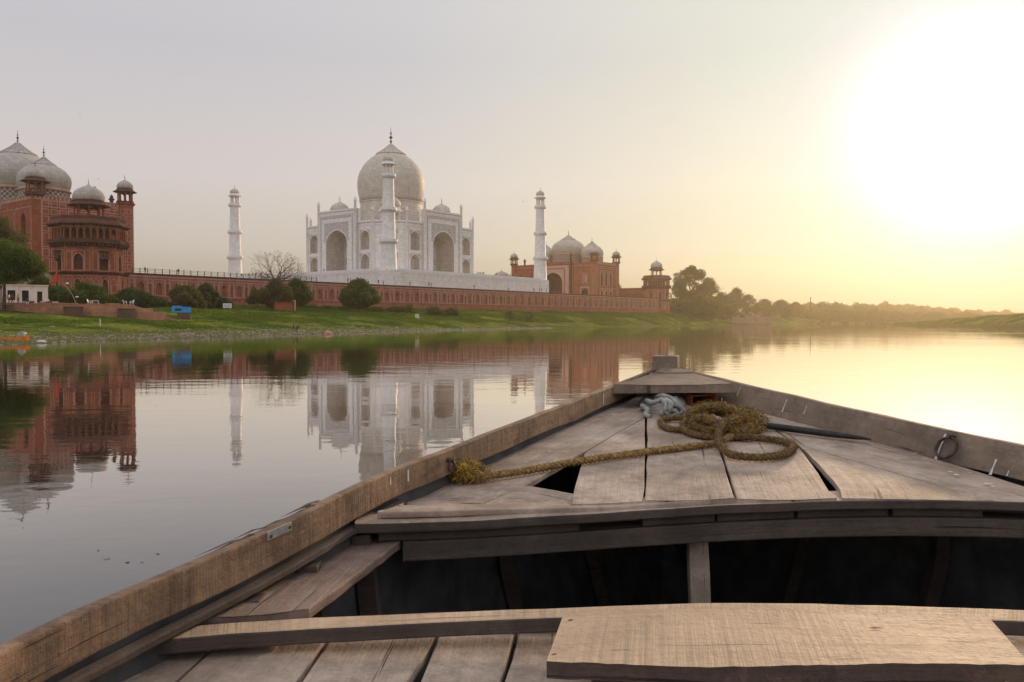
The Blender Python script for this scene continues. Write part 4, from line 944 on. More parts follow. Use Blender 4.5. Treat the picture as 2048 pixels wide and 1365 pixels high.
# the hazy trees beyond the far tower: each with its own shape
for i, (X, D, Yt, wd, th, lab) in enumerate(((1383, 476, 529, 24, 9, 'tallest hazy tree right beside the far red tower'), (1358, 470, 556, 13, 5, 'shorter hazy tree touching the far red tower'), (1418, 492, 557, 18, 7, 'broad hazy tree right of the tallest tree'),
        (1396, 455, 590, 24, 1.5, 'bushy thicket tree under the tallest hazy tree'), (1350, 452, 596, 14, 1.5, 'dark bushy tree at the foot of the far tower'), (1444, 505, 588, 18, 2, 'bushy hazy tree right of the tall tree group'), (1472, 560, 574, 17, 5, 'small crowned hazy tree standing above its neighbours'), (1496, 580, 588, 15, 4, 'hazy tree sloping down from the small crowned tree'),
        (1528, 640, 598, 16, 4, 'hazy tree before the long far tree line, left of a gap'), (1562, 660, 600, 20, 4, 'rounded hazy tree left of the thin chimney'), (1590, 690, 604, 17, 4, 'hazy tree just left of the thin chimney'))):
    p = at_depth(X, 640, D); p.z = max(1.5, ground_z(p.x, p.y)-.3)
    tree('hazy_tree', lab, 'tree', p, hpx(Yt, D, p.z), wd, th, M['leaf_far'], 70 if i == 0 else 34, 40 if i == 0 else 28, .45, 60+i, 'hazy trees beyond the far tower', (.07, .14) if i == 0 else (.13, .24), .75, None, True, None if i == 0 else 1.0)
protos = []
g_ = random.Random(5)
far = []
for i in range(46):
    X = 1608+i*10.2+g_.uniform(-4, 4); D = 820+i*8+g_.uniform(-60, 60); Yt = np.interp(X, [1608, 1660, 1750, 1860, 1950, 2060], [609, 612, 611, 617, 622, 626])+g_.uniform(-4, 4)
    far.append((X, D, Yt, g_.uniform(15, 26)))
for i in range(20): far.append((1608+i*23+g_.uniform(-6, 6), 700+i*7, np.interp(i, [0, 20], [622, 631])+g_.uniform(-3, 2), g_.uniform(13, 22)))
for i, (X, D, Yt, wd) in enumerate(far):
    p = at_depth(X, 640, D); p.z = 1.5; h = hpx(Yt, D, p.z); lab = 'hazy tree in the long distant tree line across the river, right of the chimney'
    if i < 6:
        o = tree('distant_tree', lab, 'tree', p, h, wd, 2.0, M['leaf_far'], 20, 9, .95, 90+i, 'trees of the distant tree line', (.18, .32), .8, None, True, 1.0); protos.append((o, h, wd))
    else:
        o, h0, w0 = protos[i % 6]; dup(o, p, g_.uniform(0, 6), (wd/w0, wd/w0, h/h0))
# far bank under those trees
b = MB(); b.box(0, 620, 0, 220, -1, 1.6); o = b.build('far_bank', M['ground']); o.location = (205, 640, 0); o.rotation_euler = (0, 0, math.radians(33)); tag(o, 'distant far bank of the river under the trees', 'river bank', kind='structure')
p = at_depth(1621, 640, 760)
ch = thing('chimney_stack', 'thin tall chimney rising from the distant tree line', 'chimney', (p.x, p.y, 1.2))
b = MB(); b.lathe([(.75, 0), (.75, 2), (.60, 2.2), (.42, 22.5), (.55, 22.7), (.55, 23.4), (.3, 23.4)], 10); b.build('stack', M['red_dark'], ch); b = MB(); b.box(-1.2, 1.2, -1.2, 1.2, -.5, .6); b.build('base', M['brick'], ch)
p = at_depth(1452, 640, 500)
rw = thing('ruined_wall', 'low pinkish ruined wall in haze beyond the far tower', 'wall', (p.x, p.y, 0), RZ-.15)
b = MB()
for k in range(7): b.box(k*8, k*8+7.98, 0, 1.2, 1, 5.2+1.1*math.sin(k*1.9)+(.9 if k % 3 == 0 else 0))
b.build('wall', M['paving'], rw); b = MB()
for k in range(4): b.box(6+k*14, 7.6+k*14, -.5, 0-.01, 1, 4.6)
b.build('buttress', M['paving'], rw)
# ================================================================== THE GHAT AND THE BANK
gl, gr = at_depth(-60, 640, 127), at_depth(332, 640, 141)
ux = Vector((gr.x-gl.x, gr.y-gl.y, 0)); GL = ux.length; ux.normalize(); ga = math.atan2(ux.y, ux.x)
GZ = 4.95
gh2 = thing('brick_ghat', 'low worn brick embankment with square piers on the left bank', 'embankment', (gl.x, gl.y, 0), ga)
b = MB()
b.box(0, GL-5, 0.9, 24, 1.5, GZ); b.box(0, GL-2, .45, .89, 1.5, GZ-.55); b.box(0, GL, 0, .44, 1.5, GZ-1.15)
rg = random.Random(2)
for k in range(46):                                # broken coping
    x = rg.uniform(0, GL-7); l_ = rg.uniform(.5, 2.4); b.box(x, x+l_, .88-rg.uniform(0, .03), 1.5, GZ-.02, GZ+rg.uniform(.06, .26))
b.add([(GL-5, .9, GZ), (GL-5, 10, GZ), (GL+3, 10, 2), (GL+3, .9, 2), (GL-5, .9, 2), (GL-5, 10, 2)], [(0, 3, 2, 1), (0, 4, 3), (1, 2, 5)])
b.build('wall', M['brick'], gh2, .04)
def along(X): return (X+60)/392*GL
for X0, X1, zt_ in ((8, 21, GZ-.35), (117, 156, GZ-.55), (228, 263, GZ-.75)):
    b = MB(); b.box(along(X0), along(X1), -1.9, -.01, 1.0, zt_); b.box(along(X0)-.08, along(X1)+.08, -1.98, -.01, zt_, zt_+.16); b.build('pier', [M['brick_dark']], gh2, .05)
def ghp(X, back): q = gl+ux*along(X); return Vector((q.x-ux.y*back, q.y+ux.x*back, GZ))
# white hut
q = ghp(0, 19); hw_ = at_depth(72, 640, 150)-at_depth(0, 640, 150)
ht = thing('white_hut', 'small whitewashed hut with dark openings under the leafy tree', 'hut', (q.x, q.y, GZ), ga)
b = MB(); F = Fr((-.6, 0, 0), (1, 0, 0), (0, -1, 0)); W_ = 7.0; Hh = 3.6
ops = ((.75, 1.95, 1.0, 2.75), (2.95, 4.0, 0, 2.75), (5.3, 6.1, .55, 2.6)); u = 0
for u0, u1, v0, v1 in ops:
    bay(b, F, u, u0, 0, Hh)
    if v0 > 0: bay(b, F, u0, u1, 0, v0)
    bay(b, F, u0, u1, v1, Hh)
    for pa, pb in (((u0, v0), (u0, v1)), ((u0, v1), (u1, v1)), ((u1, v1), (u1, v0))): b.quad(F.p(*pa), F.p(*pb), F.p(*pb, -.3), F.p(*pa, -.3))
    u = u1
bay(b, F, u, W_, 0, Hh)
b.quad((6.4, 0, 0), (6.4, 4, 0), (6.4, 4, Hh), (6.4, 0, Hh)); b.quad((-.6, 4, 0), (-.6, 0, 0), (-.6, 0, Hh), (-.6, 4, Hh)); b.quad((6.4, 4, 0), (-.6, 4, 0), (-.6, 4, Hh), (6.4, 4, Hh))
b.quad((-.6, 0, .02), (6.4, 0, .02), (6.4, 4, .02), (-.6, 4, .02))
b.build('wall', M['plaster'], ht)
b = MB(); b.box(-.75, 6.5, -.2, 4.1, Hh, Hh+.16); b.build('roof', M['plaster'], ht, .02)
for i, (u0, u1, v0, v1) in enumerate(ops):
    b = MB(); strip(b, F, u0, u1, v0, v1, -.26, 0, -.30)
    if i == 0: [strip(b, F, u0+k*.24, u0+k*.24+.05, v0, v1, -.16, 1, -.2) for k in range(1, 5)]
    b.build(('window', 'door', 'window')[i], [M['dark'], M['metal']], ht)
# people: one skinned body, clothed by height
def person_mesh(name, pose, mats):
    J = {'stand': [(0, 0, .95), (0, 0, 1.18), (0, 0, 1.42), (0, 0, 1.53), (0, .02, 1.66), (.09, 0, .92), (.11, .02, .50), (.12, 0, .08), (.13, -.16, .04), (-.09, 0, .92), (-.10, .01, .50), (-.12, 0, .08), (-.13, -.16, .04), (.20, 0, 1.38), (.26, .02, 1.10), (.25, -.10, .86), (-.20, 0, 1.38), (-.27, .02, 1.10), (-.24, -.06, .84)],
         'walk': [(0, 0, .95), (0, -.02, 1.18), (0, -.04, 1.42), (0, -.06, 1.53), (0, -.07, 1.66), (.09, 0, .92), (.10, -.20, .54), (.10, -.26, .09), (.10, -.42, .05), (-.09, 0, .92), (-.10, .06, .52), (-.10, .34, .14), (-.10, .24, .05), (.20, -.03, 1.38), (.25, .12, 1.12), (.22, .08, .86), (-.20, -.03, 1.38), (-.25, -.14, 1.12), (-.20, -.34, .96)],
         'sit': [(0, 0, .50), (0, -.03, .72), (0, -.08, .96), (0, -.11, 1.06), (0, -.15, 1.18), (.10, -.04, .48), (.14, -.46, .50), (.13, -.44, .08), (.13, -.60, .04), (-.10, -.04, .48), (-.14, -.46, .50), (-.13, -.44, .08), (-.13, -.60, .04), (.20, -.08, .92), (.24, -.22, .68), (.12, -.44, .58), (-.20, -.08, .92), (-.24, -.22, .68), (-.12, -.44, .58)],
         'bend': [(0, 0, .92), (0, -.14, 1.10), (0, -.34, 1.20), (0, -.46, 1.20), (0, -.56, 1.18), (.09, 0, .90), (.10, -.06, .50), (.10, 0, .08), (.10, -.16, .04), (-.09, 0, .90), (-.10, .0, .50), (-.10, .06, .08), (-.10, -.10, .04), (.19, -.32, 1.16), (.22, -.36, .88), (.16, -.42, .64), (-.19, -.32, 1.16), (-.22, -.36, .88), (-.16, -.42, .64)]}[pose]
    Ed = [(0, 1), (1, 2), (2, 3), (3, 4), (0, 5), (5, 6), (6, 7), (7, 8), (0, 9), (9, 10), (10, 11), (11, 12), (2, 13), (13, 14), (14, 15), (2, 16), (16, 17), (17, 18)]
    R = [.15, .14, .17, .06, .105, .10, .07, .05, .04, .10, .07, .05, .04, .07, .05, .04, .07, .05, .04]
    me = bpy.data.meshes.new('tmp'); me.from_pydata(J, Ed, []); o = bpy.data.objects.new('tmp', me); COL.objects.link(o)
    o.modifiers.new('s', 'SKIN'); sv = me.skin_vertices[0].data
    for i, r_ in enumerate(R): sv[i].radius = (r_, r_*.8)
    sv[0].use_root = True
    ss = o.modifiers.new('u', 'SUBSURF'); ss.levels = 1; ss.render_levels = 1
    dg = bpy.context.evaluated_depsgraph_get(); out = bpy.data.meshes.new_from_object(o.evaluated_get(dg)); bpy.data.objects.remove(o)
    out.name = name
    out.materials.clear()
    for m_ in mats: out.materials.append(m_)
    hip = Vector(J[0]); head = Vector(J[4]); neck = Vector(J[3])
    ft = [Vector(J[k]) for k in (7, 8, 11, 12)]; hd = [Vector(J[15]), Vector(J[18])]
    legs = [Vector(J[k]) for k in (5, 6, 9, 10, 7, 11)]
    for f in out.polygons:
        c = f.center
        if (c-head).length < .19 and (c-neck).length > .05: k = 3 if c.z > head.z+.02 or c.y > head.y+.03 else 2
        elif min((c-h).length for h in hd) < .10: k = 2
        elif min((c-q_).length for q_ in ft) < .09: k = 4
        else:
            dl = min((c-q_).length for q_ in legs); dt = min((c-Vector(J[i])).length for i in (1, 2, 13, 14, 16, 17))
            k = 0 if dl < dt else 1
        f.material_index = k; f.use_smooth = True
    return out
def cl(name, c): return plain(name, c, .85, 0, .15)
CLO = {'yellow': cl('yellow_cloth', (.75, .50, .03)), 'white': cl('white_cloth', (.70, .67, .62)), 'navy': cl('navy_cloth', (.03, .035, .06)), 'black': cl('black_cloth', (.02, .02, .022)), 'red': cl('red_cloth', (.35, .04, .03)), 'brown': cl('brown_cloth', (.14, .08, .05)), 'blue': cl('blue_cloth', (.06, .10, .25)), 'pink': cl('pink_cloth', (.5, .18, .2))}
def pm(pose, top, bot): return person_mesh('person', pose, [CLO[bot], CLO[top], M['skin'], M['hair'], M['hair']])
def person(me, loc_, rz, label, group=None):
    o = bpy.data.objects.new('person', me); COL.objects.link(o); o.location = loc_; o.rotation_euler = (0, 0, rz); return tag(o, label, 'person', group)
for X, bk, top, bot, pose, rz, lab in ((28, 6, 'yellow', 'navy', 'stand', 2.6, 'person in yellow top and dark trousers standing before the white hut'), (11, 4, 'white', 'brown', 'stand', 1.2, 'person in white top standing at the left edge before the hut'), (18, 2.5, 'brown', 'navy', 'walk', -1.0, 'person in brown top walking on the brick embankment'),
        (3, 6, 'pink', 'brown', 'stand', .4, 'person in pale pink top cut by the left edge of the photo'), (45, 12, 'navy', 'white', 'sit', 0, 'person in dark top sitting before the hut between its doors')):
    q = ghp(X, bk); person(pm(pose, top, bot), q+Vector((0, 0, .02 if pose != 'sit' else -.02)), ga+rz, lab)
q = ghp(45, 12.0)
def block(X, bk, sx, sy, sz, lab, name='stone_block', mat='brick'):
    q = ghp(X, bk); b = MB(); b.box(-sx/2, sx/2, -sy/2, sy/2, 0, sz); b.box(-sx/2-.06, sx/2+.06, -sy/2-.06, sy/2+.06, sz, sz+.08)
    o = b.build(name, M[mat], None, .03); o.location = q; o.rotation_euler = (0, 0, ga); tag(o, lab, 'block', 'stone blocks on the embankment')
block(45, 12.25, .9, .5, .40, 'stone block that the seated person sits on', mat='brick_dark'); block(38, 9, .5, .5, .5, 'squat stone block left of the seated person', mat='plaster'); block(55, 8, .7, .5, .55, 'dark stone block below the right window of the hut', mat='brick_dark'); block(76, 7, .6, .5, .5, 'pale stone block right of the hut corner', mat='plaster'); block(102, 5, .8, .6, .45, 'pale stone block right of the reclining figure', mat='plaster')
q = ghp(86, 6.5); b = MB(); person(pm('sit', 'white', 'brown'), q+Vector((0, 0, -.04)), ga+.9, 'person in white sitting on a brown block right of the hut'); block(86, 6.7, .8, .55, .40, 'brown block under the person in white', mat='brick_dark')
# plastic chairs and tables
def plastic_chair(q, rz, lab):
    o = thing('plastic_chair', lab, 'chair', q, rz, 'white plastic chairs on the embankment')
    b = MB(); b.box(-.25, .25, -.24, .24, .42, .46); b.build('seat', M['white_plastic'], o, .01); b = MB(); b.add([(-.25, .22, .46), (.25, .22, .46), (.25, .36, .92), (-.25, .36, .92), (-.25, .26, .46), (.25, .26, .46), (.25, .40, .92), (-.25, .40, .92)], [(0, 1, 2, 3), (7, 6, 5, 4), (0, 4, 5, 1), (3, 2, 6, 7), (0, 3, 7, 4), (1, 5, 6, 2)]); b.build('backrest', M['white_plastic'], o)
    for sx in (-1, 1):
        b = MB(); b.box(sx*.27-.03, sx*.27+.03, -.22, .28, .66, .70); b.box(sx*.27-.025, sx*.27+.025, -.22, -.17, .46, .66); b.build('armrest', M['white_plastic'], o)
        for sy in (-1, 1): b = MB(); b.tube([(sx*.22, sy*.2, .43), (sx*.26, sy*.26, 0)], [.03, .022], 6); b.build('leg', M['white_plastic'], o)
def plastic_table(q, rz, lab):
    o = thing('plastic_table', lab, 'table', q, rz, 'white plastic tables on the embankment')
    b = MB(); b.box(-.5, .5, -.4, .4, .70, .75); b.box(-.44, .44, -.34, .34, .64, .70); b.build('tabletop', M['white_plastic'], o, .01)
    for sx in (-1, 1):
        for sy in (-1, 1): b = MB(); b.tube([(sx*.40, sy*.3, .66), (sx*.45, sy*.36, 0)], [.04, .03], 6); b.build('leg', M['white_plastic'], o)
plastic_chair(ghp(172, 3.2), ga+1.2, 'white plastic chair left of the table before the tall bush'); plastic_table(ghp(184, 3.0), ga, 'white plastic table beside the single chair before the tall bush')
plastic_chair(ghp(247, 2.8), ga+1.4, 'left white plastic chair of the pair near the end of the embankment'); plastic_chair(ghp(261, 2.8), ga-1.3, 'right white plastic chair of the pair near the end of the embankment')
# flag, poles, lamp
q = ghp(109, 12); fo = thing('flagpole', 'saffron flag drooping from a pole before the red tower', 'flag', q, ga)
b = MB(); b.tube([(0, 0, -.2), (.05, 0, 6.3)], [.05, .03], 6); b.lathe([(.06, 6.3), (.08, 6.38), (.01, 6.5)], 8, .05); b.build('pole', M['bark'], fo)
b = MB(); n = 9
for i in range(n):
    for j in range(n):
        s_, t_ = i/(n-1), j/(n-1); z = 6.1-2.1*t_; wdt = (.25+1.35*t_*t_*.9)
        b.v.append((.04-wdt*s_+.30*t_*(1-s_), .12*math.sin(s_*7+t_*2), z-.35*s_*t_*(1+.3*math.sin(s_*9))))
for i in range(n-1):
    for j in range(n-1): b.f.append([i*n+j, i*n+j+1, (i+1)*n+j+1, (i+1)*n+j]); b.m.append(0); b.sm.append(True); b.uv.append(None)
fl = b.build('flag', M['saffron'], fo); so = fl.modifiers.new('s', 'SOLIDIFY'); so.thickness = .02
q0 = ghp(147, 6); b = MB(); b.tube([(0, 0, 0), (-.7, .3, 1.8), (-2.0, .9, 3.9)], [.045, .04, .03], 6); b.lathe([(.10, -.05), (.09, .06), (.05, .07)], 8)
o = b.build('leaning_pole', M['white_line']); o.location = q0; o.rotation_euler = (0, 0, ga); tag(o, 'thin pale pole leaning left in front of the bushes', 'pole')
lp = thing('lamp_post', 'short lamp with a white shade at the foot of the leaning pole', 'lamp', ghp(146, 4), ga)
b = MB(); b.tube([(0, 0, 0), (0, 0, 1.35)], .035, 6); b.lathe([(.12, 0), (.10, .05), (.04, .06)], 8); b.build('post', M['metal'], lp); b = MB(); b.lathe([(.05, 1.45), (.24, 1.40), (.26, 1.30), (.20, 1.24), (.05, 1.22)], 12); b.build('lamp_shade', M['white_plastic'], lp)
p = gp(136, 158); sd_ = thing('white_sign', 'small round white sign on a thin post above the bushes', 'sign', p); b = MB(); b.tube([(0, 0, 0), (0, 0, hpx(567, 158, p.z))], .04, 6); b.build('post', M['metal'], sd_); zc = hpx(567, 158, p.z); b = MB(); b.obox((0, -.05, zc), (.26, 0, 0), (0, .03, 0), (0, 0, .16)); b.build('board', M['white_plastic'], sd_, .05)
# blue stall
p = gp(363, 148); bs_ = thing('blue_stall', 'bright blue box stall on a dark stand at the end of the embankment', 'stall', p, ga)
zt0 = hpx(626, 148, p.z); zt1 = hpx(614.5, 148, p.z)
b = MB(); b.box(-1.55, 1.55, -.7, .7, zt0, zt1); b.box(-1.5, .0, -.6, .6, zt1, zt1+.18); b.box(-1.58, 1.58, -.74, .74, zt1-.14, zt1-.06); b.build('box', M['blue'], bs_, .05)
b = MB(); b.box(-1.2, -.1, -.72, -.70, zt0+.35, zt1-.3); b.build('opening', M['dark'], bs_); b = MB(); b.box(-.6, 1.3, -.6, .6, -.6, zt0-.01); b.build('stand', M['brick_dark'], bs_, .03); b = MB(); b.box(1.35, 1.75, -.5, .3, -.5, .55); b.build('step', M['brick'], bs_, .03)
# white board, brick hut, marker, stake
p = gp(455, 186); o = thing('white_board', 'white rectangular board on posts in the grass left of the bare tree', 'board', p, ga); b = MB(); b.box(-.95, .95, -.05, .05, .55, 1.55); b.build('board', M['white_plastic'], o, .02)
for sx in (-.7, .7): b = MB(); b.box(sx-.05, sx+.05, -.04, .04, -.2, .55); b.build('post', M['white_plastic'], o)
b = MB(); [b.box(-.8, .8, -.057, -.051, z, z+.07) for z in (.75, .98, 1.21)]; b.build('slat_lines', M['metal'], o)
p = gp(571, 203); o = thing('brick_shelter', 'small red brick shelter under the dense shrub beside the bare tree', 'shelter', p, ga); b = MB(); b.box(-2.3, 2.1, 0, 2.4, -.4, 2.3); b.box(-2.3, -1.9, -.25, -.01, -.4, 2.3); b.build('wall', M['red'], o, .03); b = MB(); b.box(2.12, 2.5, -.3, 2.4, -.4, 2.75); b.build('pillar', M['red_pale'], o, .02); b = MB(); b.box(-2.4, 2.1, -.3, 2.5, 2.31, 2.42); b.build('roof', M['red_dark'], o)
p = gp(834, 228); b = MB(); b.box(-.5, .5, -.4, .4, -.3, 1.0); b.box(-.58, .58, -.48, .48, 1.0, 1.14); b.box(-.3, .3, -.25, .25, 1.14, 1.25); o = b.build('stone_marker', M['plaster'], None, .03); o.location = p; tag(o, 'small pale square stone marker on the bank below the river wall', 'marker')
p = gp(200, 116); b = MB(); b.tube([(0, 0, -.3), (.02, 0, .5), (0, .02, 1.05)], [.07, .06, .05], 7); o = b.build('wooden_stake', M['plaster']); o.location = p; tag(o, 'pale wooden stake upright in the grass before the embankment', 'stake')
def rock(X, D, s_, lab, mat='rock', seed=1, sink=.25):
    p = gp(X, D); b = MB(); g = random.Random(seed); n = 9; P = []
    prof = [(.0, -.5), (.7, -.45), (1.0, -.1), (.92, .25), (.6, .5), (.25, .62), (.01, .64)]
    b.lathe([(r_*s_[0], z*s_[2]) for r_, z in prof], 12, 0, 0, 0, True, 0, False)
    b.v = [(x*(1+.32*noise.noise(Vector((x/s_[0]*1.4+seed, y/s_[0]*1.4, z/s_[2])))), y*s_[1]/s_[0]*(1+.32*noise.noise(Vector((x+seed, y, z+7)))), z*(1+.25*noise.noise(Vector((x*2+seed, y*2, 3))))) for x, y, z in b.v]
    o = b.build('rock', M[mat]); o.location = p+Vector((0, 0, s_[2]*.5-sink)); tag(o, lab, 'rock', 'rocks along the shore')
rock(656, 140, (.72, .5, .95), 'large pinkish boulder at the waterline right of the two figures', 'red_pale', 1, .15); rock(372, 112, (.9, .6, .5), 'flat grey rock in the grass left of the two figures', 'rock', 2); rock(48, 94, (.35, .3, .25), 'small pale rock near the orange boat', 'plaster', 3, .1); rock(83, 82.5, (.42, .3, .3), 'pale rock in the shallows right of the orange boat', 'plaster', 4, .1); rock(103, 108, (.35, .3, .2), 'small grey rock in the grass above the shallows', 'rock', 5, .1)
for X, D, pose, top, bot, rz, lab in ((587, 141, 'walk', 'brown', 'black', 1.4, 'left dark figure of two at the waterline, stepping along the pebbles'), (593.5, 139.5, 'bend', 'black', 'navy', 1.0, 'right dark figure of two at the waterline, bending forward')):
    p = gp(X, D); person(pm(pose, top, bot), p, rz, lab)
# orange boat moored at the left
p = at_depth(12, 686, 83); ob = thing('rowing_boat', 'orange rowing boat moored at the left bank', 'boat', (p.x, p.y, .10), .12)
def hull_pts(L, B, H, n=18, inset=0):
    R_ = []
    for i in range(n+1):
        t_ = i/n*2-1; wdt = max(.03, B*.5*(1-abs(t_)**2.6)*(1-.12*(t_ > 0)))-inset; z = H*(.74+.26*t_*t_); R_.append([(t_*(L*.5-inset), -max(.01, wdt), z), (t_*(L*.5-inset)*.94, -max(.01, wdt*.72), -.12+inset), (t_*(L*.5-inset)*.94, max(.01, wdt*.72), -.12+inset), (t_*(L*.5-inset), max(.01, wdt), z)])
    return R_
b = MB(); A_ = hull_pts(4.6, 1.35, .66); B_ = hull_pts(4.6, 1.35, .66, 18, .05)
for i in range(18):
    for j in range(3): b.quad(A_[i][j], A_[i+1][j], A_[i+1][j+1], A_[i][j+1]); b.quad(B_[i][j+1], B_[i+1][j+1], B_[i+1][j], B_[i][j])
    for j in (0, 3): b.quad(A_[i][j], B_[i][j], B_[i+1][j], A_[i+1][j])
b.build('hull', M['orange'], ob)
for x in (-1.0, .5): b = MB(); b.box(x-.14, x+.14, -.58, .58, .28, .32); b.build('seat', M['orange'], ob)
b = MB(); b.lathe([(.05, 0), (.34, .05), (.40, .3), (.34, .55), (.16, .72), (.20, .80), (.06, .84)], 12); b.v = [(x*(1+.2*noise.noise(Vector((x*4, y*4, z*4)))), y*(1+.2*noise.noise(Vector((y*4, x*4, z*3)))), z) for x, y, z in b.v]
o = b.build('white_sack', M['rag']); q = Vector((1.45, 0, .26)); q.rotate(Matrix.Rotation(.12, 3, 'Z')); o.location = Vector((p.x, p.y, .10))+q; tag(o, 'bulging white sack standing in the orange rowing boat', 'sack')
# tiny visitors up on the platform and on the terrace edge
vis = [pm(a_, t_, b_) for a_, t_, b_ in (('stand', 'black', 'navy'), ('walk', 'red', 'black'), ('stand', 'blue', 'brown'), ('walk', 'navy', 'black'), ('stand', 'brown', 'black'), ('stand', 'white', 'navy'))]
vg = random.Random(9)
def visitor(a, b_, z, grp, lab): person(vg.choice(vis), LW(a, b_, z), vg.uniform(0, 6), lab, grp)
for b_ in (44, 43.2, 41.8, 39, 38.4, 36, 34.5, 33.8, 31, 29.4, 28.8, 26, 25.2, 20.5, 19.8, 14, 6.5, -8, -12.5): visitor(-46.4, b_, PLZ, 'visitors on the left edge of the platform', 'tiny visitor standing on the left side of the marble platform')
for a in (1, 2.2, 3, 4.4, 5.1, 13, 22, 23.5, 24.6, 28, 29.2, 30, 31.5, 33, 33.8, 35.5, 37): visitor(a, -46.3, PLZ, 'visitors on the right edge of the platform', 'tiny visitor standing on the right side of the marble platform')
for a in (-137, -128, -70.6, -69.4, -62, -57.5, -55.4, -43, -33.6, -32.4, -9, 12, 29, 33, 34.5, 38, 41, 43): visitor(a, -53.2, TZ, 'visitors along the terrace edge', 'tiny visitor at the edge of the red terrace above the river wall')
# birds
def bird(p, s_, rz, up, lab, grp=None):
    b = MB(); b.lathe([(.01, -.5), (.06, -.42), (.13, -.1), (.12, .15), (.06, .32), (.075, .42), (.02, .5), (.005, .6)], 8)
    b.v = [(x*s_, z*s_, y*s_) for x, y, z in b.v]
    for sx in (-1, 1): b.add([(sx*.08*s_, .18*s_, .03*s_), (sx*.55*s_, .20*s_, up*s_), (sx*1.1*s_, -.02*s_, up*.75*s_), (sx*.5*s_, -.12*s_, up*.9*s_), (sx*.08*s_, -.14*s_, .02*s_)], [(0, 1, 2, 3, 4)])
    o = b.build('bird', CLO['black']); o.location = p; o.rotation_euler = (.1, .25, rz); tag(o, lab, 'bird', grp)
bird(at_depth(160, 230, 140), .42, .6, .3, 'dark bird gliding high in the sky above the large red tower'); bird(at_depth(1047, 404, 200), .36, 1.1, .35, 'dark bird flying near the top of the right minaret'); bird(at_depth(197, 358, 170), .32, -.5, .25, 'tiny dark bird flying just above the tower kiosk'); bird(at_depth(1962, 592, 260), .38, .3, .3, 'tiny bird low in the bright sky over the sandbank')
def wader(X, D, lab, s_=1.0):
    p = at_depth(X, 648, D); p.z = -.05; o = MB(); b = o
    b.lathe([(.02, -.45), (.10, -.3), (.16, 0), (.10, .25), (.03, .36)], 8); b.v = [(z*s_, x*s_, (y+.85)*s_) for x, y, z in b.v]
    b.tube([(.3*s_, 0, .9*s_), (.42*s_, 0, 1.15*s_), (.40*s_, 0, 1.35*s_), (.5*s_, 0, 1.42*s_)], [.05*s_, .035*s_, .035*s_, .05*s_], 6); b.tube([(.5*s_, 0, 1.42*s_), (.8*s_, 0, 1.36*s_)], [.025*s_, .008*s_], 5)
    for dy in (-.06, .06): b.tube([(0, dy, .75*s_), (.02, dy, 0)], .018, 5)
    ob_ = b.build('wading_bird', CLO['black']); ob_.location = p; ob_.rotation_euler = (0, 0, wg.uniform(0, 6)); tag(ob_, lab, 'bird', 'wading birds at the tip of the sandbank')
wg = random.Random(3)
for X in (1733, 1741, 1746, 1756, 1763, 1768, 1772, 1785): wader(X+wg.uniform(-2, 2), 430+wg.uniform(-15, 15), 'small dark wading bird standing at the tip of the sandbank', wg.uniform(.7, 1.1))
# ================================================================== THE WOODEN BOAT UNDER THE CAMERA
SY = [-3, -1, 0, 1.78, 2.2, 3.8, 5.9, 6.9]; SDR = [.66, .72, .74, .72, .70, .605, .455, .385]
GL_ = [(-3, -1.30), (-1, -1.50), (.5, -1.39), (1.762, -1.106), (1.977, -1.058), (2.237, -.945), (2.457, -.844), (2.753, -.733), (3.099, -.624), (3.472, -.483), (3.771, -.331), (4.039, -.199), (4.859, .225), (5.895, .757), (6.87, 1.235)]
GR_ = [(-3, 3.30), (-1, 3.52), (.5, 3.42), (1.8, 3.17), (3.0, 2.79), (3.917, 2.444), (4.28, 2.284), (4.926, 2.027), (6.016, 1.635), (6.87, 1.35)]
def sheer(y): return float(np.interp(y, SY, SDR))
def gl_x(y): return float(np.interp(y, *zip(*GL_)))
def gr_x(y): return float(np.interp(y, *zip(*GR_)))
def ddrop(x, y):                                # how far the foredeck lies below the camera
    return .745-.058*(y-3.45)+.020*(x-(1.36-.05*(y-3.5)))**2
def dk(X, Y, h=0.0):                             # a pixel on the cambered foredeck, h above it
    r = ray(X, Y); lo, hi = 1.5, 9
    for _ in range(50):
        m = (lo+hi)/2; p = r*(m/r.y)
        if -p.z < ddrop(p.x, p.y)-h: lo = m
        else: hi = m
    p = r*(lo/r.y); return Vector((p.x, p.y, CAMZ-ddrop(p.x, p.y)+h))
def gpx(X, Y, off=0.0):                          # a pixel on the gunwale's sheer, off below its top
    r = ray(X, Y); lo, hi = .5, 9
    for _ in range(50):
        m = (lo+hi)/2
        if -r.z/r.y*m < sheer(m)+off: lo = m
        else: hi = m
    return r*(lo/r.y)+Vector((0, 0, CAMZ))
def resample(P, n):
    P = [Vector(p) for p in P]; L = [0]
    for i in range(1, len(P)): L.append(L[-1]+(P[i]-P[i-1]).length)
    out = []
    for k in range(n):
        s = L[-1]*k/(n-1); j = max(0, min(len(P)-2, int(np.searchsorted(L, s, 'right'))-1)); t = (s-L[j])/max(1e-9, L[j+1]-L[j]); out.append(P[j].lerp(P[j+1], t))
    return out
WR = random.Random(11)
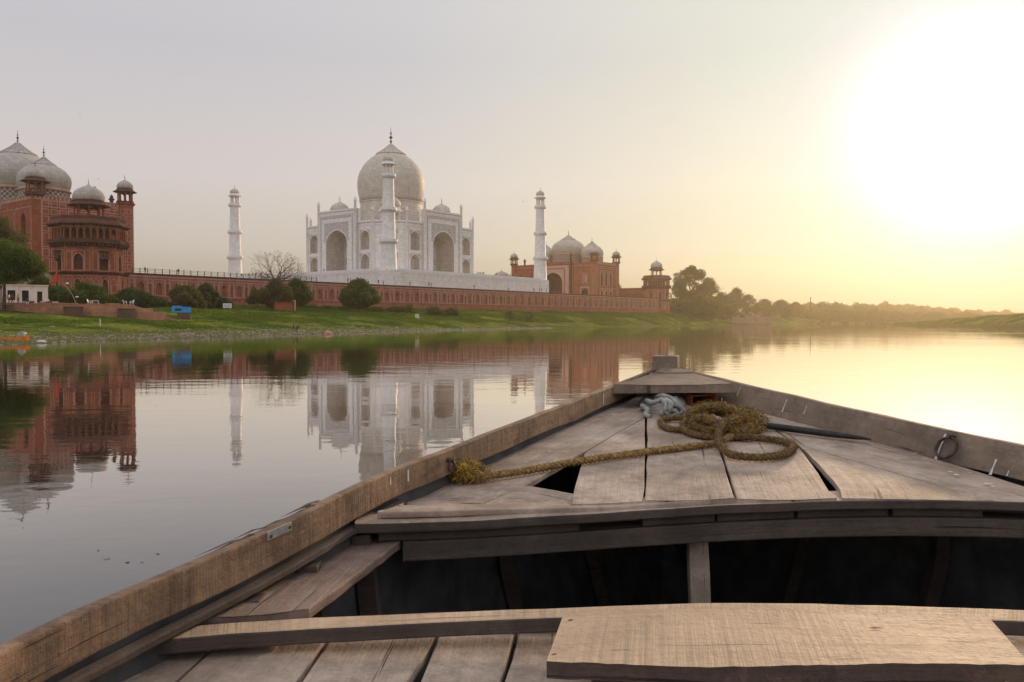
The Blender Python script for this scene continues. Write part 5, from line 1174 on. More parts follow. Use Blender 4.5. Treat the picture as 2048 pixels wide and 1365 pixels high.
def plank(mb, A, B, th, n=16, m=0, ms=None, jit=.0025, off=0.0, q=3, down=None):
    """a board between two edge polylines; the grain runs along them"""
    A, B = resample(A, n), resample(B, n); ms = m if ms is None else ms
    o = Vector((WR.uniform(0, 40), WR.uniform(0, 40))); dn = Vector((0, 0, -th)) if down is None else down
    rows = []; u = 0; us = []
    for i in range(n):
        if i: u += ((A[i]-A[i-1]).length+(B[i]-B[i-1]).length)/2
        us.append(u); d = (B[i]-A[i]); L = max(1e-6, d.length); e = d/L
        a = A[i]+e*WR.uniform(-jit, jit)+Vector((0, 0, off)); b = B[i]+e*WR.uniform(-jit, jit)+Vector((0, 0, off))
        rows.append([a.lerp(b, k/q) for k in range(q+1)])
    V = []; 
    for r in rows: V += r+[p+dn for p in r]
    w_ = 2*(q+1); F = []; UV = []; M_ = []
    def vv(i, k): return (rows[i][k]-rows[i][0]).length
    for i in range(n-1):
        for k in range(q):
            F.append((i*w_+k, i*w_+k+1, (i+1)*w_+k+1, (i+1)*w_+k)); UV.append([(o.x+us[i], o.y+vv(i, k)), (o.x+us[i], o.y+vv(i, k+1)), (o.x+us[i+1], o.y+vv(i+1, k+1)), (o.x+us[i+1], o.y+vv(i+1, k))]); M_.append(m)
            c = q+1; F.append((i*w_+c+k+1, i*w_+c+k, (i+1)*w_+c+k, (i+1)*w_+c+k+1)); UV.append([(o.x+us[i], o.y+k*.05)]*2+[(o.x+us[i+1], o.y+k*.05)]*2); M_.append(ms)
        for k, fl in ((0, 0), (q, 1)):
            a, b_, c, d = i*w_+k, (i+1)*w_+k, (i+1)*w_+k+q+1, i*w_+k+q+1
            F.append((a, b_, c, d) if not fl else (d, c, b_, a)); t = dn.length
            UV.append([(o.x+us[i], o.y+3), (o.x+us[i+1], o.y+3), (o.x+us[i+1], o.y+3+t), (o.x+us[i], o.y+3+t)] if not fl else [(o.x+us[i], o.y+3+t), (o.x+us[i+1], o.y+3+t), (o.x+us[i+1], o.y+3), (o.x+us[i], o.y+3)]); M_.append(ms)
    for i, fl in ((0, 1), (n-1, 0)):
        for k in range(q):
            a, b_ = i*w_+k, i*w_+k+1; f = (a, b_, b_+q+1, a+q+1); F.append(f[::-1] if not fl else f); UV.append([(o.x+.01*k, o.y+k*.06), (o.x+.01*k, o.y+k*.06+.06), (o.x+.03, o.y+k*.06+.06), (o.x+.03, o.y+k*.06)]); M_.append(ms)
    base = len(mb.v); mb.v.extend([tuple(p) for p in V])
    # keep faces pointing outward: top must face up (or away from 'down')
    a, b_, c = V[F[0][0]], V[F[0][1]], V[F[0][2]]
    flip = (b_-a).cross(c-a).dot(-dn) < 0
    for f, uv, mm in zip(F, UV, M_):
        f = list(f)
        if flip: f = f[::-1]; uv = uv[::-1]
        mb.f.append([base+k for k in f]); mb.uv.append(uv); mb.m.append(mm); mb.sm.append(False)
bt = thing('wooden_boat', 'large weathered wooden boat whose bow, foredeck and open hold fill the foreground', 'boat', (0, 0, 0))
# gunwale boards
def gunwale(name, fx, side, mats, lean, ys, h=.155, th=.042):
    mb = MB(); top_i = []; top_o = []
    for y in ys:
        x = fx(y); z = CAMZ-sheer(y); e = .5*.01*noise.noise(Vector((y*3, side, 0)))
        top_i.append(Vector((x, y, z+e))); top_o.append(Vector((x+side*th, y, z+e-.006)))
    n = len(ys)
    # inner face as a plank lying in the board's plane
    low = [p+Vector((-side*lean, 0, -h+.012*noise.noise(Vector((p.y*2.2, side*3, 4))))) for p in top_i]
    plank(mb, low, top_i, th, n, 0, 0, .002, 0, 4, Vector((side*th, 0, 0)))
    return mb.build(name, mats, bt, .006)
ysL = list(np.arange(-3, 6.75, .15))+[6.78]
gw1 = gunwale('gunwale', gl_x, -1, [M['wood_gun']], 0.0, ysL, .119)
gw2 = gunwale('gunwale', gr_x, 1, [M['wood_gun_grey']], .06, ysL)
# thin outer rail along the top, cracked and splintered
for side, fx in ((-1, gl_x), (1, gr_x)):
    mb = MB(); A = [Vector((fx(y)+side*.048, y, CAMZ-sheer(y)-.012+.004*noise.noise(Vector((y*5, 0, side))))) for y in ysL]; B = [p+Vector((side*.03, 0, -.006)) for p in A]
    plank(mb, A, B, .07, len(A), 0, 0, .003); mb.build('rail', M['wood_gun_grey'], bt, .004)
mb = MB(); g = random.Random(4)
for k in range(13):
    y = 2.55+g.random()*.5; x = gl_x(y)-.03-g.random()*.035; z = CAMZ-sheer(y)-.004
    L = g.uniform(.08, .24); d = Vector((gl_x(y-.2)-gl_x(y), -.2, -.004)).normalized()*L; w2 = Vector((.007, -.003, 0)); up = Vector((0, 0, g.uniform(.002, .010)))
    p = Vector((x, y, z-.004)); mb.add([p-w2, p+w2, p+d+up*.4, p+d*.4+w2+up, p+d*.4-w2+up], [(0, 1, 3, 4), (4, 3, 2)])
mb.build('splinter', M['wood_dark'], bt)
# hull
mb = MB(); st = list(np.arange(-3, 6.9, .33))+[6.88]; RW = []
for y in st:
    xl, xr = gl_x(y)-.045, gr_x(y)+.045; c = (xl+xr)/2; hw = (xr-xl)/2; zt_ = CAMZ-sheer(y)-.03; k = max(0, (y-4.2)/2.7)
    zb_ = -.22+.75*k**2; f2 = .86-.25*k; f1 = .55-.35*k
    RW.append([Vector((xl, y, zt_)), Vector((c-hw*(.97-.05*k), y, zt_*.62+zb_*.38)), Vector((c-hw*f2, y, zt_*.28+zb_*.72)), Vector((c-hw*f1, y, zb_)), Vector((c+hw*f1, y, zb_)), Vector((c+hw*f2, y, zt_*.28+zb_*.72)), Vector((c+hw*(.97-.05*k), y, zt_*.62+zb_*.38)), Vector((xr, y, zt_))])
for i in range(len(st)-1):
    for j in range(7): mb.quad(RW[i][j], RW[i][j+1], RW[i+1][j+1], RW[i+1][j])
mb.poly(RW[0][::-1]); hl = mb.build('hull', M['hull'], bt); so = hl.modifiers.new('s', 'SOLIDIFY'); so.thickness = .035; so.offset = -1
for y in (5.2, 4.3, 3.2, 2.85, 2.55, 1.2, .2, -1, -2):       # frames inside the hull
    i = int(np.searchsorted(st, y))-1; t_ = (y-st[i])/(st[i+1]-st[i]); r_ = [RW[i][j].lerp(RW[i+1][j], t_) for j in range(8)]; mb = MB(); c = Vector((sum(p.x for p in r_)/8, y, .8))
    P = [p+(c-p).normalized()*.045 for p in r_]; P[0].z -= .14; P[7].z -= .14
    for j in range(7): d = P[j+1]-P[j]; nrm = Vector((-d.z, 0, d.x)).normalized(); mb.obox((P[j]+P[j+1])/2, d*.5, (0, .035, 0), nrm*.035)
    mb.build('rib', M['wood_dark'], bt)
mb = MB()
for k in range(6): A = [Vector((-.55+k*.5, y, .30)) for y in (2.2, 5.0)]; plank(mb, [Vector((-.62+k*.52, 2.3, .30)), Vector((-.2+k*.42, 4.6, .30))], [Vector((-.14+k*.52, 2.3, .30)), Vector((.2+k*.42, 4.6, .30))], .02, 6)
mb.build('bilge_board', M['bilge'], bt)
# stringer under the left and right gunwales
for side, fx, y1 in ((-1, gl_x, 3.6), (1, gr_x, 3.6)):
    mb = MB(); ys = np.arange(-2.9, y1, .2); A = [Vector((fx(y)+side*.02, y, CAMZ-sheer(y)-(.140 if side < 0 else .165))) for y in ys]; B = [p+Vector((-side*.036, 0, -.006)) for p in A]
    plank(mb, A, B, .024, len(A)); mb.build('stringer', M['wood_dark'], bt, .005)
# foredeck planks
def px(*P):
    out = []
    for p in P:
        q = dk(*p)
        if q.y < 3.445: q.y = 3.445; q.z = CAMZ-ddrop(q.x, q.y)
        out.append(q)
    return out
def deck(A, B, off=0.0, mat='wood_deck', th=.028, n=18, jit=.003):
    mb = MB(); plank(mb, px(*A), px(*B), th, n, 0, 0, jit, off); return mb.build('foredeck_plank', M[mat], bt, .005)
deck([(1268, 790), (1100, 862), (905, 956), (830, 992), (800, 1006)], [(1376, 796), (1291, 833), (1167, 902), (1057, 966), (960, 1006)], -.004)
deck([(1287, 838), (1240, 864), (1170, 906), (1148, 980), (1143, 1012)], [(1289.5, 838), (1289.5, 865), (1289.5, 906), (1288.5, 980), (1288, 1012)], 0.0, 'wood_deck', .028, 18, .001)
deck([(1300, 800), (1294, 822), (1295, 900), (1295, 1012)], [(1372, 800), (1402, 822), (1437, 895), (1482, 1012)], .002)
deck([(1377, 800), (1408, 822), (1441, 895), (1488, 1012)], [(1462, 806), (1530, 846), (1602, 897), (1632, 940), (1656, 976), (1692, 1012)], -.002)
deck([(1466, 806), (1536, 848), (1607, 899), (1644, 936), (1679, 976), (1706, 1012)], [(1500, 822), (1560, 858), (1612, 896), (1783, 945), (1850, 965), (2010, 1012)], .001)
deck([(1466, 800), (1512, 822), (1616, 893), (1787, 942), (1856, 962), (2018, 1012)], [(1470, 798), (1560, 826), (1740, 880), (1900, 924), (2048, 970), (2160, 1006)], -.006)
cp = MB(); A = px((830, 990), (950, 979), (1058, 970), (1150, 986), (1290, 998)); B = px((765, 1026), (900, 1022), (1058, 1014), (1150, 1010), (1290, 1006))
B = [at_depth(X, Y, D)+Vector((0, .05, -.034)) for X, Y, D in ((770, 1024, 3.22), (900, 1022, 3.32), (1058, 1019, 3.39), (1150, 1016, 3.405), (1290, 1009, 3.425))]
plank(cp, A, B, .03, 24, 0, 0, .004, -.004); cp.build('foredeck_plank', M['wood_deck'], bt, .006)
cp = MB(); plank(cp, [at_depth(*p) for p in ((806, 1010, 3.363), (1000, 1007, 3.505), (1230, 998, 3.57), (1416, 983, 3.615))], [at_depth(*p) for p in ((758, 1025, 3.225), (1000, 1020, 3.375), (1230, 1013, 3.415), (1422, 1000, 3.44))], .026, 24, 0, 0, .003); cp.build('batten', M['wood_deck'], bt, .007)
# the dark support under the foredeck seams
mb = MB()
for y in (5.4, 4.6): A = [Vector((x, y, CAMZ-ddrop(x, y)-.036)) for x in np.linspace(gl_x(y)+.06, gr_x(y)-.06, 12)]; plank(mb, A, [p+Vector((0, .09, 0)) for p in A], .07, 12)
mb.build('deck_beam', M['wood_dark'], bt)
# curved deck-edge beam
_bx = [-.62, -.25, -.05, .43, .83, 1.34, 1.75, 2.14, 2.7]
_bz = np.polyfit(_bx, [.772, .789, .800, .790, .770, .754, .750, .760, .792], 4); _by = np.polyfit(_bx, [3.12, 3.25, 3.30, 3.385, 3.425, 3.44, 3.44, 3.44, 3.44], 4)
def bz(x): return CAMZ-float(np.polyval(_bz, x))
def by(x): return float(np.polyval(_by, x))
xs = np.linspace(-.60, 2.72, 40)
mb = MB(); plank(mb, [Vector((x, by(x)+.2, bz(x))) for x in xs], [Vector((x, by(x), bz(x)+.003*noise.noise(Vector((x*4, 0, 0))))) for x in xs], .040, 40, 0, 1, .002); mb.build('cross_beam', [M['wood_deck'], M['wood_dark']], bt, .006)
mb = MB(); seg = [(-.52, .28), (.55, .86), (.87, 1.20), (1.215, 1.60), (1.62, 2.0)]
for a, b_ in seg: xx = np.linspace(a, b_, 10); plank(mb, [Vector((x, by(x)+.17, bz(x)-.041)) for x in xx], [Vector((x, by(x)+.035+.012*(a > .5), bz(x)-.041)) for x in xx], .040, 10, 0, 0, .002)
mb.build('packing_block', M['wood_dark'], bt, .005)
mb = MB(); plank(mb, [Vector((x, by(x)+.17, bz(x)-.082)) for x in xs[2:]], [Vector((x, by(x)+.028, bz(x)-.082)) for x in xs[2:]], .080, 38, 0, 0, .002); mb.build('lower_beam', M['wood_dark'], bt, .006)
mb = MB(); plank(mb, [Vector((.76, 3.52, bz(.8)-.165)), Vector((.80, 3.50, .3))], [Vector((.845, 3.52, bz(.8)-.165)), Vector((.885, 3.50, .3))], .06, 8, 0, 0, .002, 0, 2, Vector((0, .06, 0))); mb.build('post', M['wood_deck'], bt, .005)
# side deck plank along the left
mb = MB(); zz_ = CAMZ-.866
plank(mb, [on_z(664, 1062, zz_), on_z(530, 1138, zz_), on_z(388, 1238, zz_)], [on_z(838, 1052, zz_), on_z(745, 1125, zz_), on_z(612, 1222, zz_)], .035, 18, 0, 0, .004); mb.build('side_plank', M['wood_side'], bt, .006)
# mirrored side plank on the right and near beam
mb = MB(); plank(mb, [Vector((2.18, 3.44, zz_)), Vector((2.55, 2.4, zz_)), Vector((2.6, 2.2, zz_))], [Vector((2.55, 3.44, zz_)), Vector((2.90, 2.4, zz_)), Vector((2.95, 2.2, zz_))], .035, 10); mb.build('side_plank', M['wood_side'], bt, .006)
Bk = [(300, 1258, 2.31), (450, 1246, 2.35), (600, 1236, 2.38), (850, 1225, 2.41), (1100, 1216, 2.42), (1400, 1205, 2.42), (1600, 1206, 2.42), (1800, 1211, 2.42), (2048, 1219, 2.42), (2500, 1240, 2.40), (2900, 1262, 2.35)]
Ft = [(300, 1282, 2.23), (450, 1268, 2.26), (600, 1259, 2.29), (850, 1246, 2.32), (1100, 1236, 2.33), (1400, 1228, 2.33), (1600, 1229, 2.33), (1800, 1234, 2.33), (2048, 1243, 2.33), (2500, 1264, 2.31), (2900, 1288, 2.26)]
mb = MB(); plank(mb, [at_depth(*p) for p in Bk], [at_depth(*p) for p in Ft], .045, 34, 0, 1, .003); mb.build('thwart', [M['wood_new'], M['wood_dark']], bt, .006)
# lower deck planks, from the near beam aft
LZ = CAMZ-.935
seams = [(-1.14, -1.20), (-.855, -.875), (-.540, -.555), (-.222, -.245), (.012, -.03), (.33, .30), (.66, .64), (.98, .97), (1.30, 1.30), (1.63, 1.64), (1.96, 1.98), (2.28, 2.32), (2.60, 2.66), (2.95, 3.05)]
for i in range(len(seams)-1):
    a, b_ = seams[i], seams[i+1]; gp_ = .006
    nd = .03 if i == 2 else 0
    xl0 = max(a[0], gl_x(2.4)+.05) if i == 0 else a[0]
    A = [Vector((xl0+gp_, 2.45, LZ)), Vector((a[0]*.5+a[1]*.5+gp_, 2.25, LZ)), Vector((a[1]+gp_, 2.1, LZ)), Vector((a[1]*1.1-.05 if i == 0 else a[1]+gp_, -2.8, LZ))]
    B = [Vector((b_[0]-gp_, 2.45, LZ)), Vector((b_[0]*.5+b_[1]*.5-gp_-nd*.3, 2.25, LZ)), Vector((b_[1]-gp_-nd, 2.1, LZ)), Vector((b_[1]-gp_, -2.8, LZ))]
    mb = MB(); plank(mb, A, B, .03, 30, 0, 0, .002, WR.uniform(-.004, .003)); mb.build('deck_plank', M['wood_deck'], bt, .005)
# bow: breasthook, seam board, post block
mb = MB(); bq = lambda X, Y: gpx(X, Y, -.012)
plank(mb, [bq(1228, 771), bq(1300, 748)], [bq(1474, 769), bq(1388, 747)], .05, 6, 0, 0, .003); mb.build('breasthook', M['wood_gun_grey'], bt, .008)
mb = MB(); plank(mb, [bq(1303, 747), bq(1322, 739)], [bq(1386, 746), bq(1364, 738)], .06, 4, 0, 0, .002, .004); mb.build('breasthook', M['wood_gun_grey'], bt, .006)
c = Vector((1.285, 6.86, CAMZ-.350)); mb = MB(); an = math.radians(-16)
mb.obox(c, (.102*math.cos(an), .102*math.sin(an), 0), (-.11*math.sin(an), .11*math.cos(an), 0), (0, 0, .065))
mb.build('bow_post', M['wood_gun_grey'], bt, .008); mb = MB(); mb.tube([c+Vector((0, -.02, .06)), c+Vector((0, -.02, .0665))], .022, 8); mb.build('post_hole', M['dark'], bt)
mb = MB(); mb.tube([Vector((1.29, 6.9, CAMZ-.40)), Vector((1.29, 6.95, 1.0)), Vector((1.28, 6.8, .45))], [.06, .06, .05], 8); mb.build('stem', M['wood_dark'], bt)
mb = MB(); mb.add([(gl_x(6.35)-.03, 6.35, 1.45), (gr_x(6.35)+.03, 6.35, 1.45), (1.36, 6.86, 1.5), (1.22, 6.86, 1.5), (gl_x(6.35)-.03, 6.35, CAMZ-sheer(6.35)-.03), (gr_x(6.35)+.03, 6.35, CAMZ-sheer(6.35)-.03), (1.36, 6.86, CAMZ-.42), (1.22, 6.86, CAMZ-.42)], [(0, 3, 2, 1), (4, 5, 6, 7), (0, 1, 5, 4), (1, 2, 6, 5), (2, 3, 7, 6), (3, 0, 4, 7)]); mb.build('bow_filler', M['wood_dark'], bt)  # dark filler block added under the breasthook to stop light leaking in
# plate nailed over the left gunwale, iron ring on the right one, droppings
mb = MB(); a, b_ = gpx(533, 1066), gpx(581, 1043); d = (b_-a); up = Vector((0, 0, 1)); o1 = Vector((.004, 0, 0))
P = [a+o1-up*.026, b_+o1-up*.030, b_+o1-up*.002, a+o1+up*.002]; mb.quad(P[0], P[1], P[2], P[3])
for q in (a.lerp(b_, .1), a.lerp(b_, .88)): mb.obox(q+Vector((.0075, 0, -.016)), (.001, 0, 0), d.normalized()*.005, (0, 0, .005), 1)
pt = mb.build('metal_plate', [M['plate'], M['iron']], bt); so = pt.modifiers.new('s', 'SOLIDIFY'); so.thickness = .003
rc = Vector((gr_x(4.25), 4.25, 0)); rn = Vector((-.90, -.42, 0)).normalized(); rt = Vector((-.42, .90, 0)).normalized()
rv = Vector((.06, 0, .155)).normalized(); rn = rt.cross(rv).normalized(); rn = rn if rn.x < 0 else -rn; rc = Vector((gr_x(rc.y), rc.y, CAMZ-sheer(rc.y)))-rv*.095+rn*.004; mb = MB(); R_ = .056
mb.tube([rc+rn*.018+rt*R_*math.cos(t)+rv*R_*math.sin(t) for t in np.linspace(0, 2*PI, 33)], .0075, 8, 0, True, False); rg_ = mb.build('iron_ring', M['iron'], bt)
mb = MB(); mb.tube([rc+rv*(R_+.002)+rn*e+rt*f+Vector((0, 0, h_)) for e, f, h_ in ((-.03, -.012, .012), (.02, -.012, .012), (.030, 0, -.004), (.02, .012, .012), (-.03, .012, .012))], .005, 6); mb.build('staple', M['iron'], bt)
mb = MB(); g = random.Random(8)
def drop():
    global mb
    mb.build('bird_dropping', M['plaster'], bt); mb = MB()
def splat(c, ux_, uy_, rx, ry, nrm):
    P = [c+nrm*.002+ux_*rx*math.cos(t)*g.uniform(.45, 1.2)+uy_*ry*math.sin(t)*g.uniform(.45, 1.2) for t in np.linspace(0, 2*PI, 14)[:-1]]; mb.poly(P); drop()
for X, Y, rx, ry in ((1900, 944, .022, .012), (1912, 950, .012, .02), (1975, 968, .03, .012), (1985, 974, .014, .012), (1940, 946, .008, .006), (1755, 888, .012, .006), (1830, 908, .010, .005), (1560, 838, .012, .006), (1585, 845, .014, .007), (1610, 850, .016, .006), (1625, 854, .012, .006), (1475, 812, .02, .005), (1640, 886, .006, .006), (1712, 905, .010, .004), (1245, 820, .012, .005), (1100, 903, .014, .006), (1052, 924, .010, .005), (1180, 878, .010, .004), (830, 995, .016, .006)): splat(dk(X, Y, .004), Vector((1, 0, 0)), Vector((0, 1, 0)), rx, ry, Vector((0, 0, 1)))
for X, Y0, Y1, w2 in ((1943, 905, 936, .005), (1958, 880, 938, .006), (1993, 935, 946, .003), (1562, 782, 800, .004), (1594, 805, 830, .004), (1625, 815, 832, .003), (1900, 912, 922, .003)):
    y = gpx(X, Y0, .05).y; z1 = CAMZ-sheer(y); hgt = (Y1-Y0)/FPX*y
    zt_ = z1-.02-max(0, (Y0-np.interp(X, [1470, 1700, 2048], [765, 818, 893])-8))/FPX*y
    xx = gr_x(y)
    P = [Vector((xx-.06*(z1-z)/.155-.003+(gr_x(y+dy)-gr_x(y)), y+dy, z)) for dy, z in ((-w2, zt_), (w2, zt_), (w2*.7, zt_-hgt*.5), (w2*1.5, zt_-hgt), (-w2*1.5, zt_-hgt), (-w2*.5, zt_-hgt*.5))]; mb.poly(P); drop()
for X, Y0, Y1, w2 in ((1222, 790, 812, .005), (1236, 772, 788, .006), (842, 945, 968, .004), (832, 960, 975, .003)):
    p = gpx(X, Y0, .03); y = p.y; hgt = (Y1-Y0)/FPX*y; xx = gl_x(y)+.0035; zt_ = CAMZ-sheer(y)-.02
    mb.poly([Vector((xx+gl_x(y+dy)-gl_x(y), y+dy, z)) for dy, z in ((-w2, zt_), (w2, zt_), (w2*1.4, zt_-hgt), (-w2*.8, zt_-hgt))]); drop()
# ---- the loose sawn plank lying across the thwart
mb = MB(); pd = CAMZ-.782
A = [on_z(X, Y, pd) for X, Y in ((1128, 1226), (1300, 1221), (1500, 1219), (1700, 1222), (1850, 1228), (1978, 1236))]
B = [on_z(X, Y, pd) for X, Y in ((1093, 1323), (1250, 1329), (1420, 1335), (1600, 1331), (1800, 1327), (2062, 1330))]
for k, p in enumerate(A): p.z += .004*math.sin(k*1.3)
plank(mb, A, B, .040, 40, 0, 1, .003, 0, 8)
g = random.Random(6)
def chip(X, Y, L, w2, m, an=0.0):
    c = on_z(X, Y, pd+.0015); ux_ = Vector((math.cos(an), math.sin(an), 0)); uy_ = Vector((-math.sin(an), math.cos(an), 0))
    mb.add([c-ux_*L, c+uy_*w2*g.uniform(.5, 1)-ux_*L*.3, c+uy_*w2*.6+ux_*L*.5, c+ux_*L, c-uy_*w2*.7+ux_*L*.3, c-uy_*w2-ux_*L*.4], [(5, 4, 3, 2, 1, 0)], m)
for q in ((1332, 1270, .022, .006, 3, .1), (1316, 1268, .010, .004, 3, .0), (1752, 1255, .020, .006, 2, -.05), (1141, 1240, .008, .005, 2, .2), (1108, 1308, .008, .004, 2, .2), (1700, 1318, .045, .0016, 2, -.02), (1820, 1290, .05, .0012, 2, -.03), (1930, 1283, .06, .0012, 2, .02), (1520, 1247, .05, .001, 2, .0), (1240, 1300, .03, .001, 2, .05)): chip(*q)
o = mb.build('loose_plank', [M['wood_new'], M['wood_edge'], M['wood_dark'], M['tin']], None, .0); tag(o, 'thick freshly sawn pale plank lying across the near thwart, bark along its front edge', 'plank')
mb = MB(); mb.box(.2, 1.2, 1.98, 2.06, LZ+.001, pd-.041); bb = mb.build('plank_rest', M['wood_dark'], bt, .004)
# ---- rope
def catmull(P, step=.012):
    P = [Vector(p) for p in P]; P = [P[0]*2-P[1]]+P+[P[-1]*2-P[-2]]; out = []
    for i in range(1, len(P)-2):
        a, b_, c, d = P[i-1:i+3]; n = max(2, int((c-b_).length/step))
        for k in range(n):
            t = k/n; out.append(.5*((2*b_)+(c-a)*t+(2*a-5*b_+4*c-d)*t*t+(3*b_-a-3*c+d)*t*t*t))
    return out+[P[-2]]
rgn = random.Random(12)
def rope(mb, P, R, m=0, pitch=.085, fuzz=0, fm=(0, 1, 2), wob=0.0):
    path = catmull(P); K = len(path); s = 0; fr = []; prev = None
    for i in range(K):
        t = (path[min(i+1, K-1)]-path[max(i-1, 0)]).normalized(); x = (prev-t*prev.dot(t)) if prev else t.cross(Vector((0, 0, 1)))
        if x.length < 1e-4: x = t.cross(Vector((1, 0, 0)))
        x.normalize(); prev = x; y = t.cross(x)
        if i: s += (path[i]-path[i-1]).length
        fr.append((path[i], t, x, y, s))
    for k in range(3):
        q = []
        for p, t, x, y, s in fr:
            a = 2*PI*(s/pitch+k/3); q.append(p+(x*math.cos(a)+y*math.sin(a))*R*.52+wob*Vector((noise.noise(p*30), noise.noise(p*30+Vector((5, 0, 0))), noise.noise(p*30+Vector((0, 9, 0))))))
        mb.tube(q, R*.56, 7, m)
    for i in range(fuzz):
        p, t, x, y, s = rgn.choice(fr); a = rgn.uniform(0, 2*PI); n_ = x*math.cos(a)+y*math.sin(a); b0 = p+n_*R*.9; L = rgn.uniform(.4, 1.6)*R
        d = (t*rgn.uniform(-1.4, 1.4)+n_*rgn.uniform(.1, .9)).normalized(); sd = d.cross(n_).normalized()*R*.05; e = b0+d*L*.6; f = b0+d*L+Vector((0, 0, -.25*L))
        mb.add([b0-sd, b0+sd, e+sd*.8, e-sd*.8, f], [(0, 1, 2, 3), (3, 2, 4)], rgn.choice(fm))
mb = MB(); RR = .0190
rope(mb, [dk(*p) for p in ((925, 945, .05), (975, 951, .030), (1050, 942, .022), (1165, 922, .024), (1300, 903, .022), (1400, 891, .022), (1440, 884, .03), (1462, 872, .05))], RR, 0, .075, 900)
rope(mb, [dk(*p) for p in ((1452, 842, .11), (1440, 858, .10), (1437, 880, .06), (1446, 899, .035), (1470, 911, .025), (1520, 915, .022), (1565, 909, .022), (1586, 897, .022), (1575, 885, .022), (1530, 878, .022), (1480, 874, .024), (1420, 874, .024), (1380, 866, .024), (1366, 854, .03), (1372, 840, .05))], RR*1.05, 1, .08, 2600, (0, 1, 1))
rope(mb, [dk(*p) for p in ((1410, 862, .03), (1372, 860, .022), (1340, 858, .022), (1323, 849, .022), (1327, 840, .024), (1352, 836, .03), (1390, 836, .05))], RR, 1, .08, 700, (0, 1))
hp = [(1378, 838, .05), (1388, 824, .085), (1412, 815, .11), (1440, 815, .115), (1468, 823, .10), (1490, 838, .07), (1506, 853, .04), (1482, 862, .04), (1440, 850, .09), (1405, 836, .11), (1388, 848, .06), (1420, 862, .05), (1462, 845, .10), (1500, 828, .07), (1514, 838, .05), (1508, 852, .04), (1486, 860, .045), (1455, 862, .05), (1425, 852, .07)]
rope(mb, [dk(*p) for p in hp], RR*1.35, 1, .09, 6500, (0, 1, 1, 2), .022)
rope(mb, [dk(X+6, Y+5, h*.8) for X, Y, h in hp[2:12]], RR*1.25, 1, .09, 3400, (0, 1, 2), .030)
rope(mb, [dk(X-8, Y+8, h*.62) for X, Y, h in hp[1:9]], RR*1.25, 1, .09, 2600, (1, 1, 0), .030)
# frayed golden knot at the left end
def tuft(c, rx, ry, rz_, n, L0, L1, mats, wd=.0017):
    for i in range(n):
        d = Vector((rgn.gauss(0, 1), rgn.gauss(0, 1), rgn.gauss(0, 1))).normalized(); k = rgn.uniform(.25, 1.08); q = c+Vector((d.x*rx, d.y*ry, d.z*rz_))*k
        q.z = max(q.z, CAMZ-ddrop(q.x, q.y)+.004)
        t = (d.cross(Vector((rgn.gauss(0, 1), rgn.gauss(0, 1), rgn.gauss(0, 1)))).normalized()+d*rgn.uniform(-.2, .9)).normalized(); L = rgn.uniform(L0, L1); sd = d.cross(t).normalized()*wd; e = q+t*L*.5+d*.006; f = q+t*L-d*.004+Vector((0, 0, -.008))
        f.z = max(f.z, CAMZ-ddrop(f.x, f.y)+.003)
        mb.add([q-sd, q+sd, e+sd, e-sd, f], [(0, 1, 2, 3), (3, 2, 4)], rgn.choice(mats))
kc = dk(928, 942, .05)
tuft(kc, .10, .065, .05, 1700, .02, .05, (2, 0, 0)); tuft(kc+Vector((.05, -.02, -.015)), .09, .05, .035, 500, .03, .06, (2, 0, 0))
for q_ in hp[1:8]+hp[12:16]: tuft(dk(q_[0], q_[1], q_[2]*.75), .07, .08, .036, 300, .02, .055, (1, 1, 1, 0, 2), .0019)
tuft(dk(1495, 856, .03), .06, .07, .025, 350, .03, .07, (1, 0, 1), .0019)
for k in range(4):
    P = [kc+Vector((.06*math.cos(t+k)*(1-.1*k), .045*math.sin(t*1.0+k*.7), .03*math.sin(t*2+k))) for t in np.linspace(0, 5.2, 9)]; rope(mb, P, .015, 2, .06, 300, (2, 2, 0), .012)
rp = mb.build('mooring_rope', [M['rope'], M['rope_dark'], M['rope_gold']]); tag(rp, 'thick frayed coir rope heaped on the foredeck and tied at the left gunwale', 'rope')
mb = MB(); sc = Vector((gl_x(3.83)+.012, 3.83, CAMZ-sheer(3.83)-.075)); mb.tube([sc+Vector((.012*math.cos(t)+.008, .016*math.cos(t), .024*math.sin(t))) for t in np.linspace(0, 2*PI, 17)], .006, 6); mb.tube([sc+Vector((-.02, 0, .03)), sc+Vector((.02, 0, .03))], .012, 6); mb.build('shackle', M['iron'], bt)
M['ring_iron'] = plain('grey_ring_iron', (.16, .155, .15), .5, .5, .3, 40)
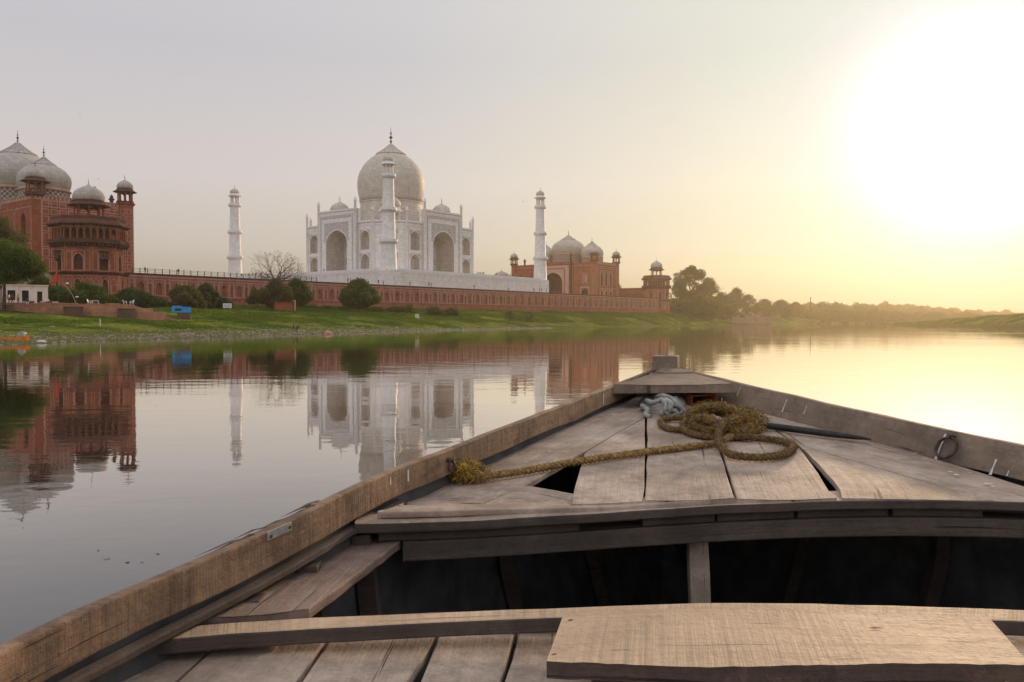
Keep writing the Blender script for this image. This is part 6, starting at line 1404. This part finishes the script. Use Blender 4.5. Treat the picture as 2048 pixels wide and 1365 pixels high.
# ---- rod, rag, ring and tin by the coil
mb = MB(); a, b_ = dk(1490, 846, .03), dk(1742, 879, .022); mb.tube([a, a.lerp(b_, .3), a.lerp(b_, .7), a.lerp(b_, .9), b_], [.019, .021, .020, .013, .004], 10); o = mb.build('iron_rod', M['rod']); tag(o, 'black tapered iron rod sticking out of the rope coil towards the right gunwale', 'rod')
def rag():
    mb = MB(); n = 90; o_ = dk(1326, 812); 
    for i in range(n):
        for j in range(n):
            s_, t_ = i/(n-1)*2-1, j/(n-1)*2-1
            x = .165*s_*(1+.15*math.sin(3*t_)); y = .21*t_*(1+.2*math.sin(2.3*s_+1)); e = max(0, 1-max(abs(s_), abs(t_))**4)
            h = e*(.032+.06*abs(noise.noise(Vector((s_*1.5+t_*.8, t_*1.1-s_*.6, 2))))**.8+.014*abs(math.sin(9*s_+4*t_+3*noise.noise(Vector((s_*2, t_*2, 7))))))
            p = o_+Vector((x+.04*t_, y, 0)); mb.v.append((p.x, p.y, CAMZ-ddrop(p.x, p.y)+.004+h))
    for i in range(n-1):
        for j in range(n-1): mb.f.append([i*n+j, (i+1)*n+j, (i+1)*n+j+1, i*n+j+1]); mb.m.append(0); mb.sm.append(True); mb.uv.append(None)
    for q_ in ([(1290, 800, .04), (1306, 806, .075), (1322, 800, .095), (1334, 810, .08), (1330, 822, .05), (1322, 830, .02)], [(1308, 796, .05), (1326, 792, .10), (1346, 800, .09), (1356, 814, .06), (1366, 826, .02)], [(1284, 812, .03), (1296, 822, .03), (1290, 830, .015), (1302, 834, .01)], [(1330, 800, .09), (1342, 808, .10), (1340, 818, .075), (1350, 828, .03)]):
        P = catmull([dk(*a_) for a_ in q_], .02); mb.tube(P, [.017+.007*noise.noise(Vector((k*.7, q_[0][0], 0))) for k in range(len(P))], 9)
    ob_ = mb.build('rag', M['rag']); s2 = ob_.modifiers.new('s', 'SOLIDIFY'); s2.thickness = .004; s2.offset = -1; tag(ob_, 'crumpled off-white rag stuffed under the bow planks beside the rope', 'rag')
rag()
mb = MB(); rc = dk(1347, 822, .05); e1 = Vector((1, 0, .05)).normalized(); e2 = Vector((0, .92, .42)).normalized(); mb.tube([rc+e1*.058*math.cos(t)+e2*.058*math.sin(t) for t in np.linspace(0, 2*PI, 29)], .014, 10, 0, True, False); o = mb.build('mooring_ring', M['ring_iron']); tag(o, 'dull grey metal ring resting on the rag left of the rope heap', 'ring')
tc_ = dk(1386, 806); tn = thing('red_tin', 'flat battered red tin with a dark open end behind the rope heap', 'tin', tc_, .28)
M['tin_edge'] = plain('worn_tin_edge', (.22, .065, .02), .5, .3, .4, 30)
mb = MB()
W2, L2, H2, t2_ = .095, .16, .030, .004
mb.box(-W2, W2, -L2, L2, .004, .008); mb.box(-W2, W2, -L2, L2, .004+2*H2, .008+2*H2); mb.box(-W2, -W2+t2_, -L2, L2, .008, .004+2*H2); mb.box(W2-t2_, W2, -L2, L2, .008, .004+2*H2); mb.box(-W2+t2_, W2-t2_, L2-t2_, L2, .008, .004+2*H2); mb.build('body', M['tin'], tn, .002)
mb = MB(); mb.box(-W2-.003, -W2, -L2-.002, L2, .006, .012+2*H2); mb.box(W2, W2+.003, -L2-.002, L2, .006, .012+2*H2); mb.build('rim', M['tin_edge'], tn)
# ================================================================== HAZE
def haze():
    mb = MB(); mb.box(-820, 1180, -270, 1425, -2.2, 92)
    o = mb.build('haze', []); m = bpy.data.materials.new('haze'); m.use_nodes = True; nt = m.node_tree; nt.nodes.clear()
    out = nt.nodes.new('ShaderNodeOutputMaterial'); v = nt.nodes.new('ShaderNodeVolumePrincipled'); nt.links.new(v.outputs[0], out.inputs['Volume'])
    v.inputs['Color'].default_value = HAZE_COL; v.inputs['Density'].default_value = HAZE_D; v.inputs['Anisotropy'].default_value = HAZE_G
    o.data.materials.append(m); tag(o, 'thin warm evening haze over the river and monuments', 'haze', kind='stuff')
HAZE_D, HAZE_G, HAZE_COL = .00024, .68, (1.0, .88, .66, 1)
haze()
